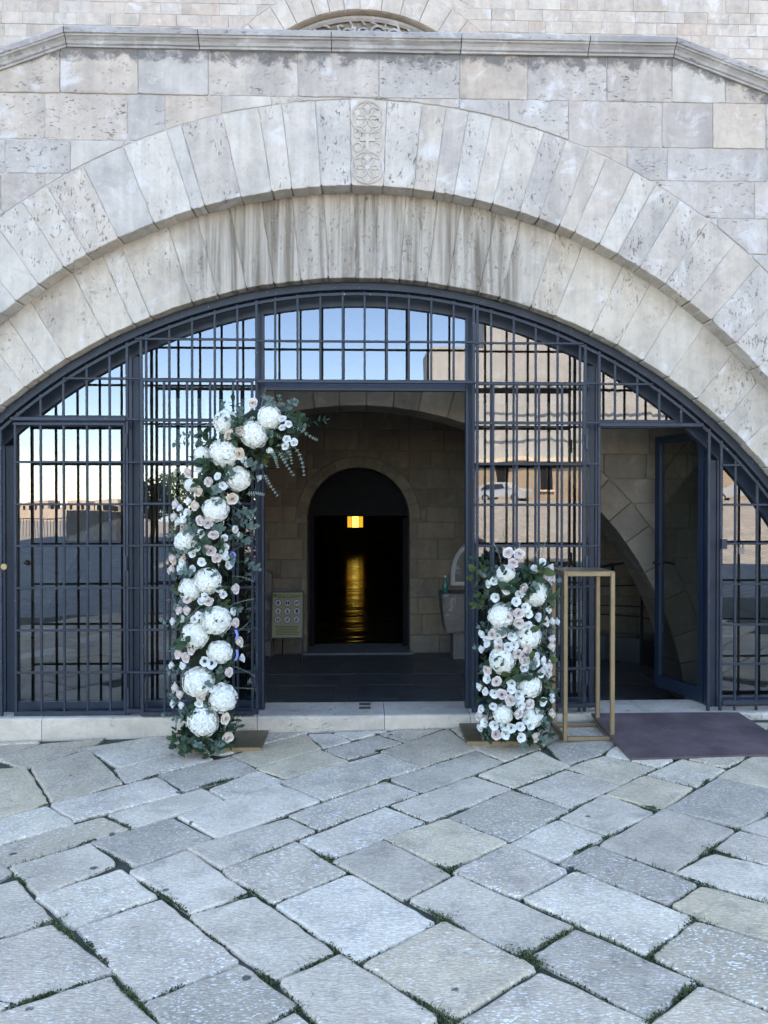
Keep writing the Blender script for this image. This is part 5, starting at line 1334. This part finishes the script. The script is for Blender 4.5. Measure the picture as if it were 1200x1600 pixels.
# ================================================================== ACROSS THE PLAZA (seen mirrored in the glass)
YV = lambda Y: 2*YP-Y                       # depth of a mirrored place
def mir(px, py, Y): p = at(px, py, YV(Y)); return Vector((p.x, Y, p.z))
sea = MB(); sea.box((-900, -1500, -5.2), (900, -60, -5)); o = sea.build('sea', simple('sea_water', (.02,.06,.09), .15)); o['kind'] = 'structure'
YQ = -62.0
bl = empty('wrapped_building', (14, YQ, 2)); tag(bl, 'wide pale building across the plaza with its upper storeys wrapped in sheeting', 'building')
M['wrap'] = simple('pale_scaffold_sheet', (.31,.315,.31), .8, 0, .18, .6); M['tan'] = simple('tan_plaster', (.26,.205,.15), .9, 0, .15, .8)
a = mir(672, 600, YQ); xe = 48; zt = mir(672, 541, YQ).z; ztall = mir(760, 470, YQ).z; xt = mir(756, 480, YQ).x; zs = mir(800, 716, YQ).z
def folds(x0, x1, z0, z1, name):
    mb = MB(); n = int((x1-x0)/.35); 
    for i in range(n+1):
        x = x0+(x1-x0)*i/n; y = YQ+noise.noise((x*1.1, z0, 2))*.22+(i % 2)*.07
        mb.v += [(x, y, z0), (x, y+noise.noise((x, 5, 5))*.12, z1), (x, YQ-6, z0), (x, YQ-6, z1)]
    for i in range(n):
        q = i*4; mb.f += [(q, q+4, q+5, q+1), (q+2, q+3, q+7, q+6), (q+1, q+5, q+7, q+3)]
    mb.f += [(0, 1, 3, 2), (n*4, n*4+2, n*4+3, n*4+1)]; mb.build(name, M['wrap'], bl)
folds(a.x, xt-.02, zs, zt, 'wrapped_wing'); folds(xt, xe, zs, ztall, 'wrapped_block')
mb = MB()
for z in (zs+2.2, zs+4.6, zs+7): mb.box((xt, YQ+.62, z), (xe, YQ+.75, z+.12))
mb.build('scaffold_rail', M['wrap'], bl)
box_part((a.x+.3, YQ-5.5, 0), (xe-.3, YQ-.1, zs-.35), 'lower_storey', M['tan'], bl); box_part((a.x, YQ-5.8, zs-.34), (xe, YQ+.55, zs-.01), 'ledge', M['kerb'], bl)
for i in range(6):
    x = a.x+2.4+i*4.1; w_ = MB().box((x-.55, YQ-.12, 3.0), (x+.55, YQ-.03, 5.2)).build('window', M['dark'], bl); MB().box((x-.7, YQ-.09, 2.82), (x+.7, YQ+.1, 2.97)).build('sill', M['kerb'], w_)
# cars
M['silver'] = simple('silver_car_paint', (.45,.46,.47), .25, .4, .05); M['tyre'] = simple('tyre_rubber', (.02,.02,.02), .8); M['carglass'] = simple('dark_car_glass', (.02,.025,.03), .08); M['tail'] = simple('red_tail_lamp', (.35,.02,.02), .3)
def car(label, loc, rot):
    r_ = empty('parked_car', loc); tag(r_, label, 'car', 'cars parked across the plaza'); r_.rotation_euler = (0, 0, rot)
    def put(me, name, mat): o = bpy.data.objects.new(name, me); me.materials.append(M[mat]); COL.objects.link(o); o.parent = r_; return o
    prof = [(-2.15,.35),(-2.2,.8),(-1.95,1.0),(-1.0,1.08),(-.35,1.58),(1.3,1.62),(1.95,1.3),(2.12,1.0),(2.15,.4)]
    V, Fs = [], []; k = len(prof)
    for y, f in ((-.88, .0), (-.80, .06), (.80, .06), (.88, .0)):
        for x, z in prof: V.append((x*(1 if abs(y) < .85 else .985), y*(.86 if z > 1.2 else 1), z+(f if z > 1.2 else f*.4)))
    for i in range(3):
        for j in range(k-1): Fs.append((i*k+j, i*k+j+1, (i+1)*k+j+1, (i+1)*k+j))
    Fs += [tuple(range(k)), tuple(range(3*k, 4*k))]; put(mesh('body', V, Fs), 'body', 'silver')
    for s in (-1, 1):
        m = MB(); m.v = [(-.75, s*.86, 1.1), (1.75, s*.86, 1.1), (1.35, s*.765, 1.5), (-.35, s*.765, 1.5), (-.75, s*.80, 1.1), (1.75, s*.80, 1.1), (1.35, s*.70, 1.5), (-.35, s*.70, 1.5)]; m.f = [(0,1,2,3),(4,7,6,5),(0,4,5,1),(1,5,6,2),(2,6,7,3),(3,7,4,0)]
        put(mesh('side_window', m.v, m.f), 'side_window', 'carglass')
        m = MB().box((2.05, s*.5-.16, .85), (2.17, s*.5+.16, 1.1)); put(mesh('tail_light', m.v, m.f), 'tail_light', 'tail')
        for x in (-1.35, 1.35):
            m = MB().tube([(x, s*.66, .34), (x, s*.90, .34)], .34, 16); o = put(mesh('wheel', m.v, m.f), 'wheel', 'tyre')
            m = MB().tube([(x, s*.905, .34), (x, s*.915, .34)], .2, 12); h = bpy.data.objects.new('rim', mesh('rim', m.v, m.f)); h.data.materials.append(M['silver']); COL.objects.link(h); h.parent = o
    m = MB(); m.v = [(1.45,-.62,1.56),(1.45,.62,1.56),(1.98,.7,1.28),(1.98,-.7,1.28),(1.35,-.6,1.5),(1.35,.6,1.5),(1.9,.66,1.2),(1.9,-.66,1.2)]; m.f = [(0,1,2,3),(4,7,6,5),(0,4,5,1),(1,5,6,2),(2,6,7,3),(3,7,4,0)]
    put(mesh('rear_window', m.v, m.f), 'rear_window', 'carglass')
YC = -57.0
p = mir(1158, 780, YC); car('silver car parked by the tan wall across the plaza on the right', (p.x, YC, hgt(p.x, YC)-.03), R(35))
p = mir(788, 780, YC); car('silver car parked by the tan wall across the plaza near its middle', (p.x, YC, hgt(p.x, YC)-.03), R(215))
# waterfront on the left: railing, stone block, pale houses across the harbour
YW = -33.0
wr = empty('waterfront_railing', (-18, YW, 0)); tag(wr, 'long dark railing along the waterfront edge of the plaza', 'railing')
xa, xb = mir(-40, 830, YW).x, mir(106, 830, YW).x; zb_ = gz(-6)-.03
n = int((xb-xa)/.16)
mb = MB()
for i in range(n): mb.box((xa+i*.16, YW-.01, zb_+.1), (xa+i*.16+.02, YW+.01, zb_+1.05))
o = mb.build('baluster', M['black'], wr); o['kind'] = 'stuff'
box_part((xa, YW-.025, zb_+1.05), (xb, YW+.025, zb_+1.1), 'handrail', M['black'], wr)
xa, xb = mir(106, 830, YW).x, mir(186, 830, YW).x
pb = MB().box((xa, YW-1.2, zb_), (xb, YW+.3, mir(120, 799, YW).z)); pb = pb.build('stone_parapet', M['block']); tag(pb, 'low grey stone block beside the waterfront railing', 'parapet')
hs = random.Random(3)
for i in range(20):
    px = -30+i*13+hs.uniform(-7, 7); Y = -255+i*3.1+hs.uniform(-1, 1); p = mir(px, 800, Y); w_ = hs.uniform(2.5, 7); h = hs.uniform(.6, 4.2)
    e = empty('harbour_house', (p.x, Y, -5)); tag(e, 'small pale house far across the harbour water', 'house', 'pale houses across the harbour')
    box_part((p.x-w_/2, Y-4, -5), (p.x+w_/2, Y+4, -1+h), 'wall', M['facade'], e)
    for k in range(int(w_/2)): box_part((p.x-w_/2+.7+k*2, Y+4.01, .2), (p.x-w_/2+1.5+k*2, Y+4.06, 1.6), 'window', M['dark'], e)
qy = MB().box((-260, -275, -5.5), (30, -185, -4.2)); o = qy.build('harbour_quay', M['plaza']); o['kind'] = 'structure'
def tree(px, label, Y, h, seed):
    r = random.Random(seed); p = mir(px, 830, Y); z0 = hgt(p.x, Y)-.05; e = empty('small_tree', (p.x, Y, z0)); tag(e, label, 'tree', 'trees on the waterfront')
    MB().tube([(p.x, Y, z0), (p.x+.1, Y, z0+h*.3), (p.x, Y+.1, z0+h*.6)], .12, 8, r1=.06).build('trunk', M['stem'], e)
    V, Fs = [], []
    for i in range(900):
        d = Vector((r.gauss(0, 1), r.gauss(0, 1), r.gauss(0, 1))).normalized()*r.uniform(.3, 1)**.6*h*.32; c = Vector((p.x, Y, z0+h*.65))+d
        q = Vector((r.uniform(-1,1), r.uniform(-1,1), r.uniform(-1,1))).normalized(); leaf(V, Fs, c, q, q.orthogonal().normalized(), .22, .06, .2, .1, 2)
    link('crown', mesh('crown', V, Fs, fix=False), e, M['leafd'])
tree(236, 'small dark tree near the waterfront stone block', -33, 3.2, 1); tree(268, 'taller dark tree behind the small one on the waterfront', -39, 4.0, 2)
